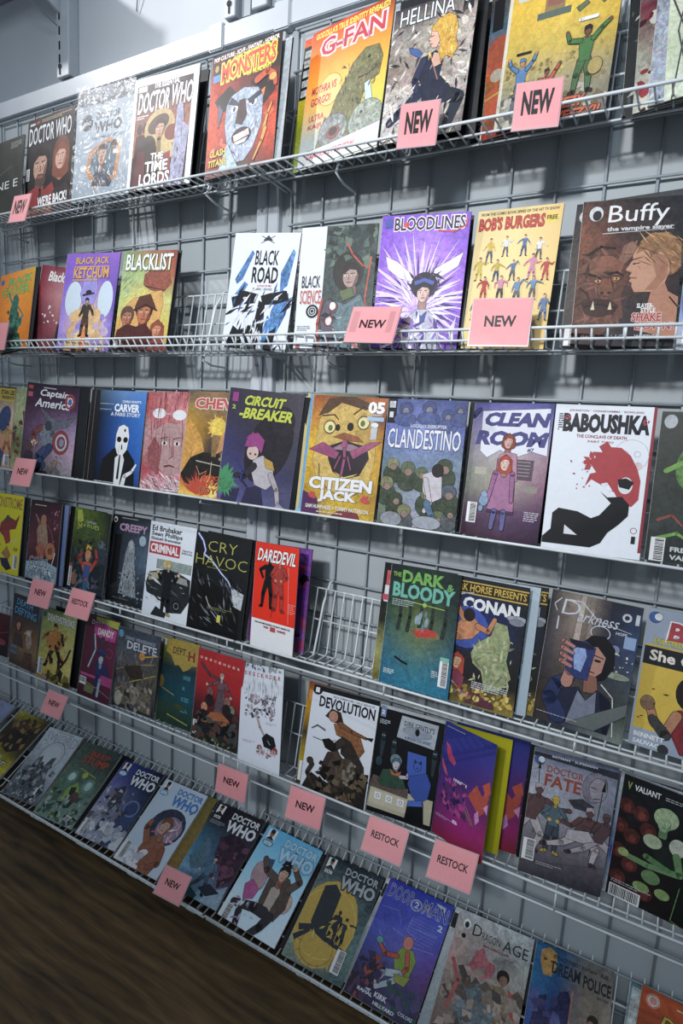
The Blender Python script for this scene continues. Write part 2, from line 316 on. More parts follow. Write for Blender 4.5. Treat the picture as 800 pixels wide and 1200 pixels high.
class Art:
    def __init__(s, w, h, seed=1, H=None):
        s.w, s.h, s.H = w, h, H or 100*h/w
        s.V = []; s.F = []; s.C = []; s.L = 1; s.rn = random.Random(seed); s.sub = 0; s.ink = None; s.lw = 1
    def z(s): return -(s.L*2e-5 + s.sub*2e-6)
    def up(s): s.L += 1; s.sub = 0
    def poly(s, P, col, al):
        if min(p[0] for p in P) < 0: P = clipc(P, 0, 0, 1)
        if P and max(p[0] for p in P) > 100: P = clipc(P, 0, 100, -1)
        if P and min(p[1] for p in P) < 0: P = clipc(P, 1, 0, 1)
        if P and max(p[1] for p in P) > s.H: P = clipc(P, 1, s.H, -1)
        if len(P) < 3: return
        g = (col[0]+col[1]+col[2])/3; col = tuple(k*.72+g*.17 for k in col)
        n = len(s.V); z = s.z()
        s.V += [((x/100-.5)*s.w, z, (1-y/s.H)*s.h) for x, y in P]
        s.F.append(tuple(range(n, n+len(P)))); s.C.append(((col+(al,)),)*len(P))
    def bg(s, rows, al=.25, amp=.0, nx=16, ny=24):
        rows = [[lin(c) for c in r.split()] for r in rows]
        def at(u, v):
            a = v*(len(rows)-1); i = min(int(a), len(rows)-2) if len(rows) > 1 else 0; f = a-i
            def rr(r):
                b = u*(len(r)-1); j = min(int(b), len(r)-2) if len(r) > 1 else 0; g = b-j
                return r[j] if len(r) == 1 else tuple(p*(1-g)+q*g for p, q in zip(r[j], r[j+1]))
            A = rr(rows[i]); B = rr(rows[min(i+1, len(rows)-1)])
            return tuple(p*(1-f)+q*f for p, q in zip(A, B))
        n = len(s.V); cs = []
        for j in range(ny+1):
            for i in range(nx+1):
                k = 1+amp*(s.rn.random()*2-1)
                cs.append(tuple(c*k for c in at(i/nx, j/ny))+(al,))
                s.V.append(((i/nx-.5)*s.w, s.z(), (1-j/ny)*s.h))
        for j in range(ny):
            for i in range(nx):
                q = (j*(nx+1)+i, (j+1)*(nx+1)+i, (j+1)*(nx+1)+i+1, j*(nx+1)+i+1)
                s.F.append(tuple(n+k for k in q)); s.C.append(tuple(cs[k] for k in q))
        s.up()
    def p(s, pts, c, al=.2):
        c = lin(c); P = list(zip(pts[::2], pts[1::2]))
        if s.ink and max(pts[::2])-min(pts[::2]) > 5:
            k, s.ink = s.ink, None; s.s(list(pts)+list(pts[:2]), 1.3*s.lw, 1.3*s.lw, k); s.ink = k
        for t in tessellate_polygon([[Vector((x, y, 0)) for x, y in P]]): s.poly([P[i] for i in t], c, al)
        s.up()
    def r(s, x, y, w, h, c, al=.1): s.poly([(x,y),(x+w,y),(x+w,y+h),(x,y+h)], lin(c), al); s.up()
    def e(s, x, y, rx, ry=None, c='000', al=.25, rot=0, n=18, keep=False):
        ry = rx if ry is None else ry
        if s.ink and not keep and max(rx, ry) > 3:
            k, s.ink = s.ink, None; s.e(x, y, rx+.7*s.lw, ry+.7*s.lw, k, .1, rot, n); s.ink = k
        k = math.cos(R(rot)); m = math.sin(R(rot))
        s.poly([(x+rx*math.cos(a)*k-ry*math.sin(a)*m, y+rx*math.cos(a)*m+ry*math.sin(a)*k) for a in (2*math.pi*i/n for i in range(n))], lin(c) if isinstance(c, str) else c, al)
        s.sub += 1
        if not keep: s.up()
    def ring(s, x, y, r, w, c, sx=1):
        s.s([v for i in range(25) for v in (x+r*sx*math.cos(i*math.pi/12), y+r*math.sin(i*math.pi/12))], w, w, c)
    def s(s, pts, w0, w1, c, al=.25):
        if s.ink and max(w0, w1) > 3:
            k, s.ink = s.ink, None; s.s(pts, w0+1.2, w1+1.2, k); s.ink = k
        P = list(zip(pts[::2], pts[1::2])); c = lin(c) if isinstance(c, str) else c; n = len(P)-1
        for i in range(n):
            (x0,y0),(x1,y1) = P[i], P[i+1]; d = math.hypot(x1-x0, y1-y0) or 1
            a = (w0+(w1-w0)*i/n)/2; b = (w0+(w1-w0)*(i+1)/n)/2; ux, uy = -(y1-y0)/d, (x1-x0)/d
            s.poly([(x0+ux*a,y0+uy*a),(x0-ux*a,y0-uy*a),(x1-ux*b,y1-uy*b),(x1+ux*b,y1+uy*b)], c, al)
            if i and max(a, b) > .5: s.e(x0, y0, a, a, c, al, n=8, keep=True)
        s.e(P[0][0], P[0][1], w0/2, None, c, al, n=8, keep=True); s.e(P[-1][0], P[-1][1], w1/2, None, c, al, n=8, keep=True); s.up()
    def t(s, x, y, w, h, txt, c, oc=None, ow=.06, b=.032, sk=0, sl=0, al=.02):
        """text fitted to a box; sk leans it, sl slopes the baseline (dy over the width), oc outlines it"""
        vs0, _ = glyphs(txt, b)
        if not vs0: return
        X0 = min(v[0] for v in vs0); X1 = max(v[0] for v in vs0); Y0 = min(v[1] for v in vs0); Y1 = max(v[1] for v in vs0)
        for cc, bb in ([(oc, b+ow)] if oc else [])+[(c, b)]:
            vs, fs = glyphs(txt, bb); cl = lin(cc)
            Q = []
            for vx, vy in vs:
                u = (vx-X0)/(X1-X0); v = (Y1-vy)/(Y1-Y0)
                Q.append((x+u*w+sk*(1-v), y+v*h+sl*u))
            for f in fs: s.poly([Q[i] for i in f], cl, al)
            s.up()
    def tl(s, x, y, w, n, c, h=1.3, gap=2.4):
        """rows of small print too small to read"""
        for j in range(n):
            u = x
            while u < x+w*(1 if j < n-1 else .7):
                k = 1+s.rn.random()*4; s.poly([(u,y),(u+k,y),(u+k,y+h),(u,y+h)], lin(c), .1); u += k+.8
            y += gap
        s.up()
    def bar(s, x, y, w=13, h=21, v=False):
        s.r(x, y, w, h, 'dfe2e4', .02)
        u = 1.2
        L_ = (h if v else w)-1.2
        while u < L_:
            k = .35+s.rn.random()*.9
            if v: s.poly([(x+w*.3,y+u),(x+w-1,y+u),(x+w-1,y+u+k),(x+w*.3,y+u+k)], lin('15181c'), 0)
            else: s.poly([(x+u,y+1.2),(x+u+k,y+1.2),(x+u+k,y+h*.75),(x+u,y+h*.75)], lin('15181c'), 0)
            u += k+.5
        s.up()
    def sc(s, n, x0, y0, x1, y1, cols, a, b, kind='e', ang=(0, 180), asp=1.6, al=.3):
        cols = [lin(c) for c in cols.split()]
        for _ in range(n):
            x = s.rn.uniform(x0, x1); y = s.rn.uniform(y0, y1); r_ = s.rn.uniform(a, b); c = s.rn.choice(cols); g = s.rn.uniform(*ang)
            if kind == 'e': s.e(x, y, r_*asp, r_, c, al, g, n=9, keep=True)
            else:
                k = math.cos(R(g)); m = math.sin(R(g)); q = r_*asp
                P = [(-q,0),(0,-r_*.5),(q,0),(0,r_*.5)] if kind == 's' else [(-q,-r_*s.rn.random()),(q*s.rn.random(),-r_),(q,r_*s.rn.random()),(-q*s.rn.random(),r_)]
                s.poly([(x+u*k-v*m, y+u*m+v*k) for u, v in P], c, al); s.sub += 1
        s.L += 2; s.sub = 0
    def burst(s, x, y, n, r0, r1, c, w=1.4, a0=0, a1=360):
        for i in range(n):
            g = R(a0+(a1-a0)*(i+s.rn.random()*.8)/n); d = s.rn.uniform(.6, 1)*r1; k = w*s.rn.uniform(.4, 1.3)
            ux, uy = math.cos(g), math.sin(g)
            s.poly([(x+ux*r0, y+uy*r0),(x+ux*(r0+d)*.5-uy*k, y+uy*(r0+d)*.5+ux*k),(x+ux*d, y+uy*d),(x+ux*(r0+d)*.5+uy*k, y+uy*(r0+d)*.5-ux*k)], lin(c), .1); s.sub += 1
        s.up()
    def face(s, x, y, r, skin='c79a7c', hair='2a1d18', sh='8a5f4c', long=0, turn=0, neck=True):
        if neck: s.s([x, y+r*.6, x-turn*r*.2, y+r*1.7], r*.9, r*1.0, sh)
        if long: s.p([x-r*1.1,y-r*.7, x,y-r*1.5, x+r*1.15,y-r*.6, x+r*1.25,y+r*(.4+long), x+r*.5,y+r*(.8+long), x-r*.6,y+r*(.7+long), x-r*1.2,y+r*(.3+long)], hair)
        else: s.e(x, y-r*.32, r*.98, r*1.05, hair)
        s.e(x+turn*r*.1, y+r*.05, r*.78, r*1.08, skin)
        s.p([x-r*.8,y-r*.25, x-r*.75,y-r*1.0, x,y-r*1.35, x+r*.8,y-r*1.0, x+r*.85,y-r*.2, x+r*.55,y-r*.62, x-r*.2,y-r*.72], hair)
        s.p([x+r*.78,y-r*.3, x+r*.72,y+r*.6, x+r*.25,y+r*1.08, x+r*.5,y+r*.2], sh)
        t = turn*r*.18
        for k in (-.36, .36):
            s.e(x+t+k*r, y-r*.05, r*.16, r*.08, 'e6e2da'); s.e(x+t+k*r, y-r*.05, r*.07, r*.08, '1a1614')
            s.s([x+t+(k-.2)*r, y-r*.26, x+t+(k+.2)*r, y-r*.3], r*.09, r*.05, hair)
        s.s([x+t*1.5+.02*r, y, x+t*2+r*.08, y+r*.33, x+t*1.5-r*.06, y+r*.37], r*.06, r*.09, sh)
        s.s([x+t-r*.22, y+r*.62, x+t+r*.22, y+r*.61], r*.11, r*.09, '7d3b38')
    def man(s, x, y, h, top, leg, skin='c79a7c', hair='2a1d18', arms=(25, 10, -25, -10), legs=(12, 4, -12, -4), lean=0, sh=1, boots=None):
        """a standing or running figure; x, y is the middle of the hips, h the height"""
        u = h/8; keep, s.ink = s.ink, '16151a' if h > 30 else None
        def P(px, py, a, d): return (px+math.sin(R(a))*d, py+math.cos(R(a))*d)
        nx, ny = x+math.sin(R(lean))*u*2.9, y-math.cos(R(lean))*u*2.9
        for i in (0, 1):
            a, b = legs[i*2], legs[i*2+1]; k = P(x+(u*.35 if a > b and i == 0 or i == 0 else -u*.35), y, a, u*2.1); f = P(k[0], k[1], b, u*2.1)
            s.s([x+(u*.3 if i == 0 else -u*.3), y, k[0], k[1], f[0], f[1]], u*1.05, u*.5, leg)
            s.s([f[0], f[1], f[0]+(.5*u if i == 0 else -.5*u), f[1]+u*.15], u*.5, u*.35, boots or hair)
        s.p([nx-u*1.0*sh,ny+u*.35, nx-u*.3,ny, nx+u*.3,ny, nx+u*1.0*sh,ny+u*.35, x+u*.7,y-u*.2, x+u*.65,y+u*.25, x-u*.65,y+u*.25, x-u*.7,y-u*.2], top)
        for i in (0, 1):
            a, b = arms[i*2], arms[i*2+1]; sx = nx+(u*.85*sh if i == 0 else -u*.85*sh); sy = ny+u*.45
            k = P(sx, sy, a, u*1.45); f = P(k[0], k[1], b, u*1.3)
            s.s([sx, sy, k[0], k[1], f[0], f[1]], u*.62, u*.38, top); s.e(f[0], f[1], u*.28, None, skin)
        s.s([nx, ny+u*.2, nx, ny-u*.4], u*.45, u*.4, skin)
        s.e(nx, ny-u*.75, u*.46, u*.58, skin); s.p([nx-u*.48,ny-u*.75, nx-u*.45,ny-u*1.3, nx+u*.1,ny-u*1.45, nx+u*.5,ny-u*1.15, nx+u*.45,ny-u*.7, nx+u*.2,ny-u*1.0], hair)
        s.ink = keep
    def mesh(s, name):
        me = bpy.data.meshes.new(name); me.from_pydata(s.V, [], s.F)
        ca = me.color_attributes.new('Col', 'FLOAT_COLOR', 'CORNER')
        ca.data.foreach_set('color', [v for c in s.C for q in c for v in q])
        me.materials.append(M_COVER); me.validate(); me.update()
        return me

# ---------------------------------------------------------------- the covers (own simple pictures in the colours of each cover)
def masthead(a, c, oc=None, x=40, y=5, w=57, h1=11, h2=19, sky='8cc4e0'):
    a.r(5, 3, 15, 15, 'e4e6ea', .02); a.e(12.5, 9, 3.4, 4.4, '8c6b58'); a.p([6.5,18, 12.5,13, 19,18], '2a2522'); a.e(12.5, 6, 3.8, 3, '2c201b')
    a.e(13, 24, 9, 4.6, sky); a.t(6, 21.5, 14, 5, 'DOCTOR', 'f0f2f4')
    a.t(x, y+2, w, h1, 'DOCTOR', c, oc, .09, .03, sl=0); a.t(x-2, y+h1+4, w+3, h2, 'WHO', c, oc, .09, .04)
def c_m1(a):
    a.bg(['2a3a22 10160f 0a0e0c', '7a9a6a 16221a 0c100e', '3a5236 101612 0a0c0c', '9fb09a 2c3a30 0c1010'])
    a.s([0,60, 40,52, 78,40], 1, .4, '5f7d45'); a.p([30,134, 55,80, 62,134], '8c9a90'); a.t(30, 60, 62, 11, 'LINE E', 'c8cfd0', b=0)
    a.tl(72, 6, 22, 4, '7c8a7e')
def c_m2(a):
    a.bg(['101016 1a1416', '1e1a20 251a18', '101216 1a0e0e', '12080a 200a0c'], .2)
    a.r(5, 5, 11, 3, 'c8c8cc'); a.t(18, 4, 9, 4, 'NEW', 'd23a24'); a.tl(30, 4, 62, 2, 'b09878', 1.2)
    a.t(4, 11, 90, 24, 'DOCTOR WHO', 'd4dade', '101418', .06, .01)
    a.e(76, 60, 18, 26, '6a3420'); a.face(75, 62, 14, 'c99a82', '7c3c22', 'a36a50', 1.2)
    a.face(32, 66, 19, 'b58870', '1c1412', '6e4a3c'); a.e(34, 86, 12, 9, '4a352c', .3); a.e(33, 81, 7, 2, '8a4a42')
    a.p([0,134, 6,98, 28,92, 42,100, 60,92, 70,112, 74,134], '8f1c18'); a.s([34,98, 36,134], 5, 8, '20181a')
    a.p([60,134, 62,104, 90,96, 100,110, 100,134], '2a1c20'); a.t(30, 108, 62, 13, "WE'RE BACK!", 'e6e8ea', '20181a', .05)
    a.bar(2, 66, 7, 16, True); a.tl(10, 124, 70, 2, 'c0a040')
def c_m3(a):
    a.bg(['7c8893 7c8893', '919ea8 98a4ae', '929faa 8e9aa4', '84919b 7c8893'], .15)
    a.r(0, 0, 100, 20, '6c7884', .5); a.sc(60, 0, 2, 100, 20, '2a323c c0ccd4 48525c 8894a0', .8, 3, 'p'); a.t(6, 13, 82, 7, 'WELCOME COMPLETE', '3c4450')
    a.e(20, 41, 10, None, '26303e'); a.t(13, 39, 14, 5, 'WHO', 'c8d0d6'); a.t(36, 31, 42, 9, 'DOCTOR', '3a4656', b=.03); a.t(33, 42, 48, 14, 'WHO', '303c4c', b=.04)
    a.t(30, 60, 56, 4, 'THE COMPLETE HISTORY', '50606e')
    a.p([28,76, 60,64, 82,72, 78,114, 40,124, 22,100], 'b8783a'); a.p([34,80, 60,68, 76,76, 72,110, 42,116, 28,98], '3f5f72')
    a.face(50, 84, 10, 'a98068', '2a2020', '6a4a3c'); a.p([34,120, 40,104, 60,104, 70,118, 66,124], '2c3a4c'); a.e(70, 76, 6, 8, '3c3430')
def c_m4(a):
    a.bg(['d9dde2 d9dde2'], .03); a.L += 1
    a.p([5,9, 92,9, 92,130, 5,130], '7c4834', .5); a.p([5,9, 92,9, 92,32, 5,34], '3c2830', .3)
    a.p([5,60, 92,40, 92,76, 5,90], '8f5238', .5); a.p([5,90, 92,80, 92,130, 5,130], '341a20', .4)
    a.r(7, 10, 14, 6, 'cfd3d8'); a.t(32, 8, 40, 7, 'THE ESSENTIAL', 'e8eaec', '2a2028', .04)
    a.t(8, 17, 50, 24, 'DOCTOR', 'eceef0', '2c2530', .05, .02, sk=1); a.t(60, 15, 33, 24, 'WHO', 'eceef0', '2c2530', .05, .02, sk=1)
    a.tl(8, 43, 16, 2, 'dcdce0')
    for x, c in ((14, '2a1c18'), (23, '1f1a1c')): a.e(x, 58, 4, 6, c); a.p([x-7,110, x-5,66, x+5,64, x+8,110], '3a1c1c')
    a.e(46, 60, 24, 21, 'b39a62', .3, -12); a.e(44, 56, 17, 10, '4a2e1c', .2, -18); a.face(47, 62, 9, 'b88a70', '2a1c18', '7c5444', neck=False)
    a.e(30, 82, 13, 15, '2f2620'); a.e(62, 82, 14, 17, 'b8a468', .3, 20); a.e(66, 68, 11, 9, '7a3420', .2); a.s([47,72, 48,104], 6, 9, '7f6a40')
    a.p([72,40, 80,36, 84,60, 92,66, 88,128, 66,128, 70,90], '8d8fae', .6); a.sc(40, 68, 66, 90, 126, '6c6c8c a8a8c0 4a4660', 1, 3, 's', (60, 120))
    a.p([52,92, 66,88, 70,118, 50,124], '8a1824'); a.p([10,128, 14,84, 26,84, 30,128], '5a1c22')
    a.t(36, 88, 20, 8, 'THE', 'eef0f0', '28181c', .04); a.t(28, 97, 36, 12, 'TIME', 'eef0f0', '28181c', .05, .03); a.t(20, 110, 48, 14, 'LORDS', 'eef0f0', '28181c', .05, .03)
    a.tl(14, 126, 66, 1, 'e0e0e0', 1.8)
def c_m5(a):
    a.bg(['2a1010 3c1210 1a0c0c', 'a02c10 5a1810 2a0e0c', 'c84010 3a1410 b03818', 'b83c10 2a1c20 c84018', '5a2418 241418 5c1c10'], .6)
    a.t(3, 2, 94, 5, 'POP CULTURE - SCI-FI - FANTASY - HORROR', 'e8e8ea'); a.r(3, 10, 11, 12, '2a2420'); a.e(8, 15, 3, 4, 'b09838'); a.r(3, 22, 11, 8, '4a86c8')
    a.t(34, 7, 22, 5, 'FAMOUS', 'e0d020'); a.t(16, 12, 78, 21, 'MONSTERS', 'e03a20', 'e8e020', .09, .03, sl=-4); a.t(54, 31, 34, 4, 'OF FILMLAND', 'e6dc20')
    a.p([8,52, 30,40, 40,50, 36,70, 16,64], '18100f', .3); a.p([60,42, 92,40, 96,60, 82,72, 66,60], '201010', .3); a.sc(14, 5, 46, 95, 124, 'e05018 f07820 8a1c10', 2, 7, 'p')
    a.p([27,62, 34,52, 52,47, 72,52, 80,64, 80,92, 70,116, 58,128, 44,128, 32,108, 26,84], '93a3ba', .6)
    a.sc(90, 28, 54, 78, 124, 'c2d0e0 5f7396 3a4c74 dde6ee', .6, 2, 's', (40, 140), 2.4)
    a.p([22,66, 14,56, 16,84], '5a5070'); a.e(39, 68, 6, 4, 'd8d8dc', .1); a.e(66, 66, 6, 4.6, 'd8d8dc', .1); a.e(39, 68, 2, 3, '2a3c64'); a.e(66, 66, 2, 3.2, '2a3c64')
    a.p([30,60, 46,66, 44,62, 34,54], '27304c'); a.p([58,62, 76,56, 78,60, 62,67], '27304c'); a.p([46,60, 54,60, 58,78, 52,88, 42,84], '3c1c20', .4)
    a.e(52, 100, 14, 9, '281418'); a.p([40,98, 62,94, 64,101, 42,105], 'cfc8c4', .6); a.p([42,106, 62,103, 58,108, 46,109], 'cfc8c4')
    a.s([84,100, 88,84, 93,74], 4, 2, 'd8901c'); a.s([72,130, 82,112, 86,100], 2, 5, 'd89020'); a.s([70,44, 84,38, 94,44, 96,54], 8, 5, 'c84a14'); a.e(92, 46, 5, 4, 'd8a030')
    a.p([22,130, 32,104, 44,124, 50,134, 20,134], '9db6c4', .6)
    a.t(6, 108, 24, 8, 'CLASH', 'd6ba30', '2a1410', .04); a.t(4, 119, 28, 8, 'TITANS', 'd6ba30', '2a1410', .04)
def c_m6(a):
    a.bg(['c0c6ca b8c0c6', '9aa4aa a0a8ae', '8a949a 8a949a']); a.r(0, 8, 88, 20, '2a2c30'); a.r(60, 12, 12, 8, '5c6266')
    a.t(64, 34, 26, 8, 'D', 'a02828'); a.t(62, 46, 28, 6, 'order', '2c2c30'); a.tl(60, 58, 28, 14, '3a4046', 2, 4)
def c_m7(a):
    a.bg(['b83a20 c04020 6c2414', 'e07a30 e8823a d07a2c', 'f09a40 f2ae4c e0a43c', 'd8b070 c8b058 c0b848', 'a8b0b0 8fa090 b0b848', 'b0b8bc b8bcb8 c0c8b8'], .1)
    a.t(5, 2.5, 90, 6, "GODZILLA'S TRUE IDENTITY REVEALED!", 'e6e030'); a.t(14, 11, 78, 17, 'G-FAN', 'c42038', 'f0c8cc', .08, .02)
    a.e(32, 64, 15, None, 'f4c468', .05); a.t(8, 56, 32, 8, 'MOTHRA VS', 'c02c38'); a.t(8, 67, 26, 8, 'GORGO!', 'c02c38'); a.t(8, 84, 20, 6, 'ULTRA', 'b83c50'); a.t(8, 93, 24, 6, 'KAIJU!', 'b83c50')
    a.p([22,118, 30,90, 34,96, 42,74, 52,60, 58,48, 72,38, 88,40, 94,52, 92,68, 80,72, 74,84, 70,118], '6d6c40', .7)
    a.sc(70, 44, 44, 90, 114, '8a8458 54583c a08c60 3c4434', .8, 2.4, 's', (30, 130)); a.e(78, 48, 2, 1.4, '1c1814'); a.s([68,64, 78,64, 88,60], 1.6, .8, '3a2018')
    a.p([76,72, 82,70, 96,120, 86,126], 'b8d4d0', .1)
    a.e(42, 106, 18, 16, '7c8284', .7); a.sc(40, 26, 92, 58, 122, '5c6468 9aa2a2 b4b8b4', .7, 2, 's'); a.e(43, 108, 8, 6, '8c4a44'); a.e(43, 107, 5, 3.5, '3c2424')
    a.e(82, 106, 20, 18, '8f998c', .7); a.sc(40, 66, 92, 98, 122, '747c70 a8b0a2', .7, 2, 's'); a.e(76, 98, 1.6, None, '2a2c28')
    a.p([0,134, 0,120, 40,118, 100,112, 100,134], 'c8ced0', .2); a.t(10, 122, 62, 6, 'CAMERA 2 PREVIEW', 'd04c60')
def c_m7b(a):
    a.bg(['c03c20 e07830', 'c8b030 a89c2c', '7c8420 6a7424', '7c8a4a 5a6a38'], .3); a.r(0, 8, 14, 54, '14181c')
    for i in range(5): a.r(2, 12+i*10, 8, 7, 'a8b0b0', .6)
def c_m8(a):
    a.bg(['2a2c34 5a5450', '8c8680 9c948c', '7a6c64 a49c94', 'c0bcb8 8a8480', 'a8a4a4 5c5858'], .6)
    a.sc(170, 0, 16, 100, 150, '2c2a2c c8c2ba 8a8078 e0dad2 4a4442', .9, 4, 's', (0, 180), 2.2); a.sc(30, 30, 20, 100, 90, 'b0a89c d0c8bc', 2, 4, 'e', asp=1.2)
    a.t(8, 3, 66, 17, 'HELLINA', 'dfe3e8', '383c44', .05, 0, sl=-2); a.r(84, 3, 12, 18, '22242c'); a.t(85, 5, 10, 7, '65', 'd0d4da')
    a.s([46,96, 30,112, 22,116, 10,126], 12, 9, '1f2a48'); a.s([80,108, 92,112, 82,140], 16, 10, '202838')
    a.p([40,62, 58,56, 68,66, 66,84, 78,96, 88,110, 70,116, 48,108, 46,92, 40,82], '232a40', .4); a.s([44,64, 36,84, 40,96], 8, 6, '2a3250')
    a.s([52,60, 64,88], 1.6, 1.2, '9a6a58'); a.p([50,40, 50,30, 58,22, 68,19, 77,24, 81,36, 80,48, 84,58, 78,68, 70,64, 66,70, 60,62, 62,50, 56,40], 'cfa022', .5)
    a.sc(30, 48, 28, 78, 62, 'e8cc50 a87c18 d8b038', .7, 2, 's', (60, 120), 3); a.p([50,34, 57,36, 61,46, 58,53, 52,52, 51,48, 49,47, 50,44, 47,43, 50,39], 'd8ac94', .1); a.s([50,40, 54,39.5], 1, .6, '2c2420'); a.s([50,48, 53,48], 1, .8, '8c3c38'); a.p([56,58, 62,60, 66,72, 58,74, 54,66], 'd0a088', .15)
    a.p([24,46, 36,50, 42,56, 38,60, 26,52], '3a5c9a')
def c_m9(a):
    a.bg(['1c2c3c 0f1a24', '3a5c72 24404c', '1c2c34 3c2c2c', '20343c 101418'], .7); a.s([2,0, 14,154], 10, 12, '14161c'); a.sc(30, 4, 20, 30, 150, '5c7c8c 8c4c54 2c444c', 1, 4, 's')
def c_m9b(a):
    a.bg(['4a3c2c 5c4c3c', '3c5c6c 3c4c5c', 'b04820 c05020', '3c5c38 a03c20', '8a2c20 2c4c6c'], .4)
    a.r(3, 4, 12, 34, '181a1c'); a.e(10, 64, 12, 20, 'a84a24', .3, 20); a.e(12, 86, 7, None, 'a8a08c'); a.p([0,104, 14,96, 20,124, 2,134], 'b84c20'); a.s([0,110, 20,104], 2, 2, 'b0a030')
def c_m10(a):
    a.bg(['b89a3a c4a444 b8963a', 'c0a040 c8ac4c bc9c3c', 'a8964c b09c50 a08c40', '7c7c68 8a866c 787460', '6c6c60 746c50 5c5c54'], .25)
    a.r(0, 0, 3, 140, 'c8c4b0'); a.r(8, 4, 13, 13, 'b8bcc0'); a.bar(9, 5, 11, 9); a.r(34, 10, 18, 24, '8c7444'); a.r(36, 12, 14, 16, '8c5a48'); a.r(28, 32, 30, 6, '54645c')
    for x, y in ((62,18),(72,26),(84,24),(76,14),(92,20),(68,36),(88,34)): a.p([x-5,y, x+3,y-4, x+6,y-1, x-2,y+4], '5c6c4c')
    a.sc(120, 4, 70, 96, 100, '948040 c0a450 7c6c38', .6, 1.8, 'e', asp=1.3); a.sc(70, 3, 102, 97, 132, '8c8c84 50504c a4a094 6a5a38', 1.5, 4, 'p')
    a.man(20, 92, 44, '4474a4', '5c5c64', 'b07c54', '3c74b0', (140, 160, -130, -160)); a.s([14,64, 26,64], 2.4, 2.4, '1c1c20')
    a.man(44, 104, 40, 'b8482c', 'b04428', '6c4030', '2c1c1c', (150, 150, -70, -110)); a.man(76, 82, 52, '3c7038', '3c6438', '6c4634', '201818', (140, 130, -100, -160)); a.s([68,48, 82,48], 3, 3, 'd0d4d8')
    a.e(86, 90, 6, 7, 'a08c48'); a.t(46, 112, 34, 9, 'FREEZY', 'c8542c', '3a2c20', .05, sk=2); a.t(50, 123, 44, 9, 'WEEZY!!', 'c8542c', '3a2c20', .05, sk=2)
def c_m11(a): a.bg(['181c20 20201c', '2c3030 14181c']); a.sc(20, 2, 2, 20, 130, '4c5450 a8a8a0', 1, 3, 's')
def c_m12(a): a.bg(['a8a89c 8c2c3c', '5c2030 44202c', '8c8c80 6c2430', 'b0b4a8 7c2434'], .5); a.sc(16, 0, 8, 22, 130, '5c1424 b8bcb0 3c1420 88202c', 1.5, 4, 'e')
def c_m13(a): a.bg(['6c7480 545c68', '8c94a0 6c7480', '7c8490 a0a8b0'], .6); a.sc(14, 0, 8, 20, 130, 'a8b0b8 4c5460', 1, 3, 's')
def c_m14(a): a.bg(['a8b49c 7c8078', 'b4bca8 8a7c84', 'a0ac94 4c5058', 'b8c0b0 84908c'], .3); a.s([0,30, 10,60, 4,110], 1.2, 1, '3c4044'); a.s([14,10, 6,60, 14,100], 1, 1, '3c4448'); a.e(16, 40, 5, 14, '6c2434'); a.r(18, 0, 82, 134, '5c6878', .3)
def c_c1(a):
    a.bg(['c87830 d88838 b89838', 'd07c2c e08c34 c07428', 'b86824 d88030 b06424'], .15); a.e(8, 14, 5, None, '2c5ca0'); a.t(26, 10, 66, 13, 'BLACK', '7cb85c', '2c4c2c', .03); a.t(10, 26, 78, 16, 'CLOVER', '8cbc4c', '2c4c2c', .03)
    a.p([28,154, 30,110, 40,96, 38,70, 46,44, 54,40, 62,52, 60,76, 72,92, 66,110, 80,130, 82,154], '2c6a58', .7); a.sc(30, 26, 70, 76, 150, '1c443c 3c8468 245448', 2, 7, 'p'); a.s([56,60, 80,84], 4, 2, '3c7c68'); a.s([30,36, 44,58], 3, 5, '3a8068')
def c_c2(a):
    a.bg(['6c2030 8c4a54 7c303c', '7c2434 a87c80 7c2c3c', '541828 885058 6c2434', '8c4c54 4c1824 3c1420'], .2); a.t(18, 8, 78, 16, 'Black Hood', 'e0dcdc', '5c2830', .03, sk=3)
    a.sc(16, 14, 62, 90, 90, 'e0e0dc', .8, 2.4, 'e'); a.p([50,154, 54,90, 70,78, 90,86, 96,154], '2c2830', .4); a.p([30,154, 44,130, 60,154], '5c1820')
def c_c3(a):
    a.bg(['7a58b4 7450ac 7c58b0', '6c50b0 7c64c0 6448a0', '7c68c4 c0a8a8 5c48a8', '8c7cc8 d8b070 7464b8', '7c68b8 e0b878 7460b0'], .15)
    a.e(22, 68, 16, 27, 'bcd0e0', .05); a.e(82, 68, 14, 27, 'bcd0e0', .05); a.p([34,60, 38,40, 46,32, 62,34, 66,52, 62,74, 54,80, 40,74], '8c84d4', .2)
    a.p([26,154, 14,140, 18,112, 30,100, 34,84, 48,74, 60,76, 70,92, 82,104, 88,128, 84,154], 'cda86c', .25); a.sc(26, 10, 92, 92, 148, '9c8cd8 8878c8 b8a4c4', 3, 8, 'e', asp=1.2); a.sc(14, 28, 86, 74, 146, 'd8b070 e0bc78 c8a068', 3, 9, 'e', asp=1.3)
    a.p([40,154, 48,112, 52,112, 56,154], 'e07c30'); a.man(49, 94, 52, '3a3430', '54382c', 'c09470', '221c1c', (40, 20, -16, -30), (10, 5, -10, -5)); a.s([40,62, 60,59], 2.6, 2, '221c1c'); a.e(50, 58, 5, 3.4, '2a2220')
    for x, w in ((10, 8), (34, 11), (56, 14), (80, 9)): a.p([x-w/2,154, x-w/2+1,146-w*.4, x+w/2-1,146-w*.4, x+w/2,154], '3a2420'); a.s([x-w*.8,150, x+w*.8,151], 1.6, 1.6, '3a2420')
    a.t(19, 6, 62, 13, 'BLACK JACK', 'd8a040', '5c4080', .02, .02); a.t(17, 21, 66, 16, 'KETCHUM', 'd8a040', '5c4080', .02, .03); a.r(17, 19.6, 66, 1.2, 'd8a040'); a.tl(17, 38.5, 64, 1, 'd09c40', 2.4)
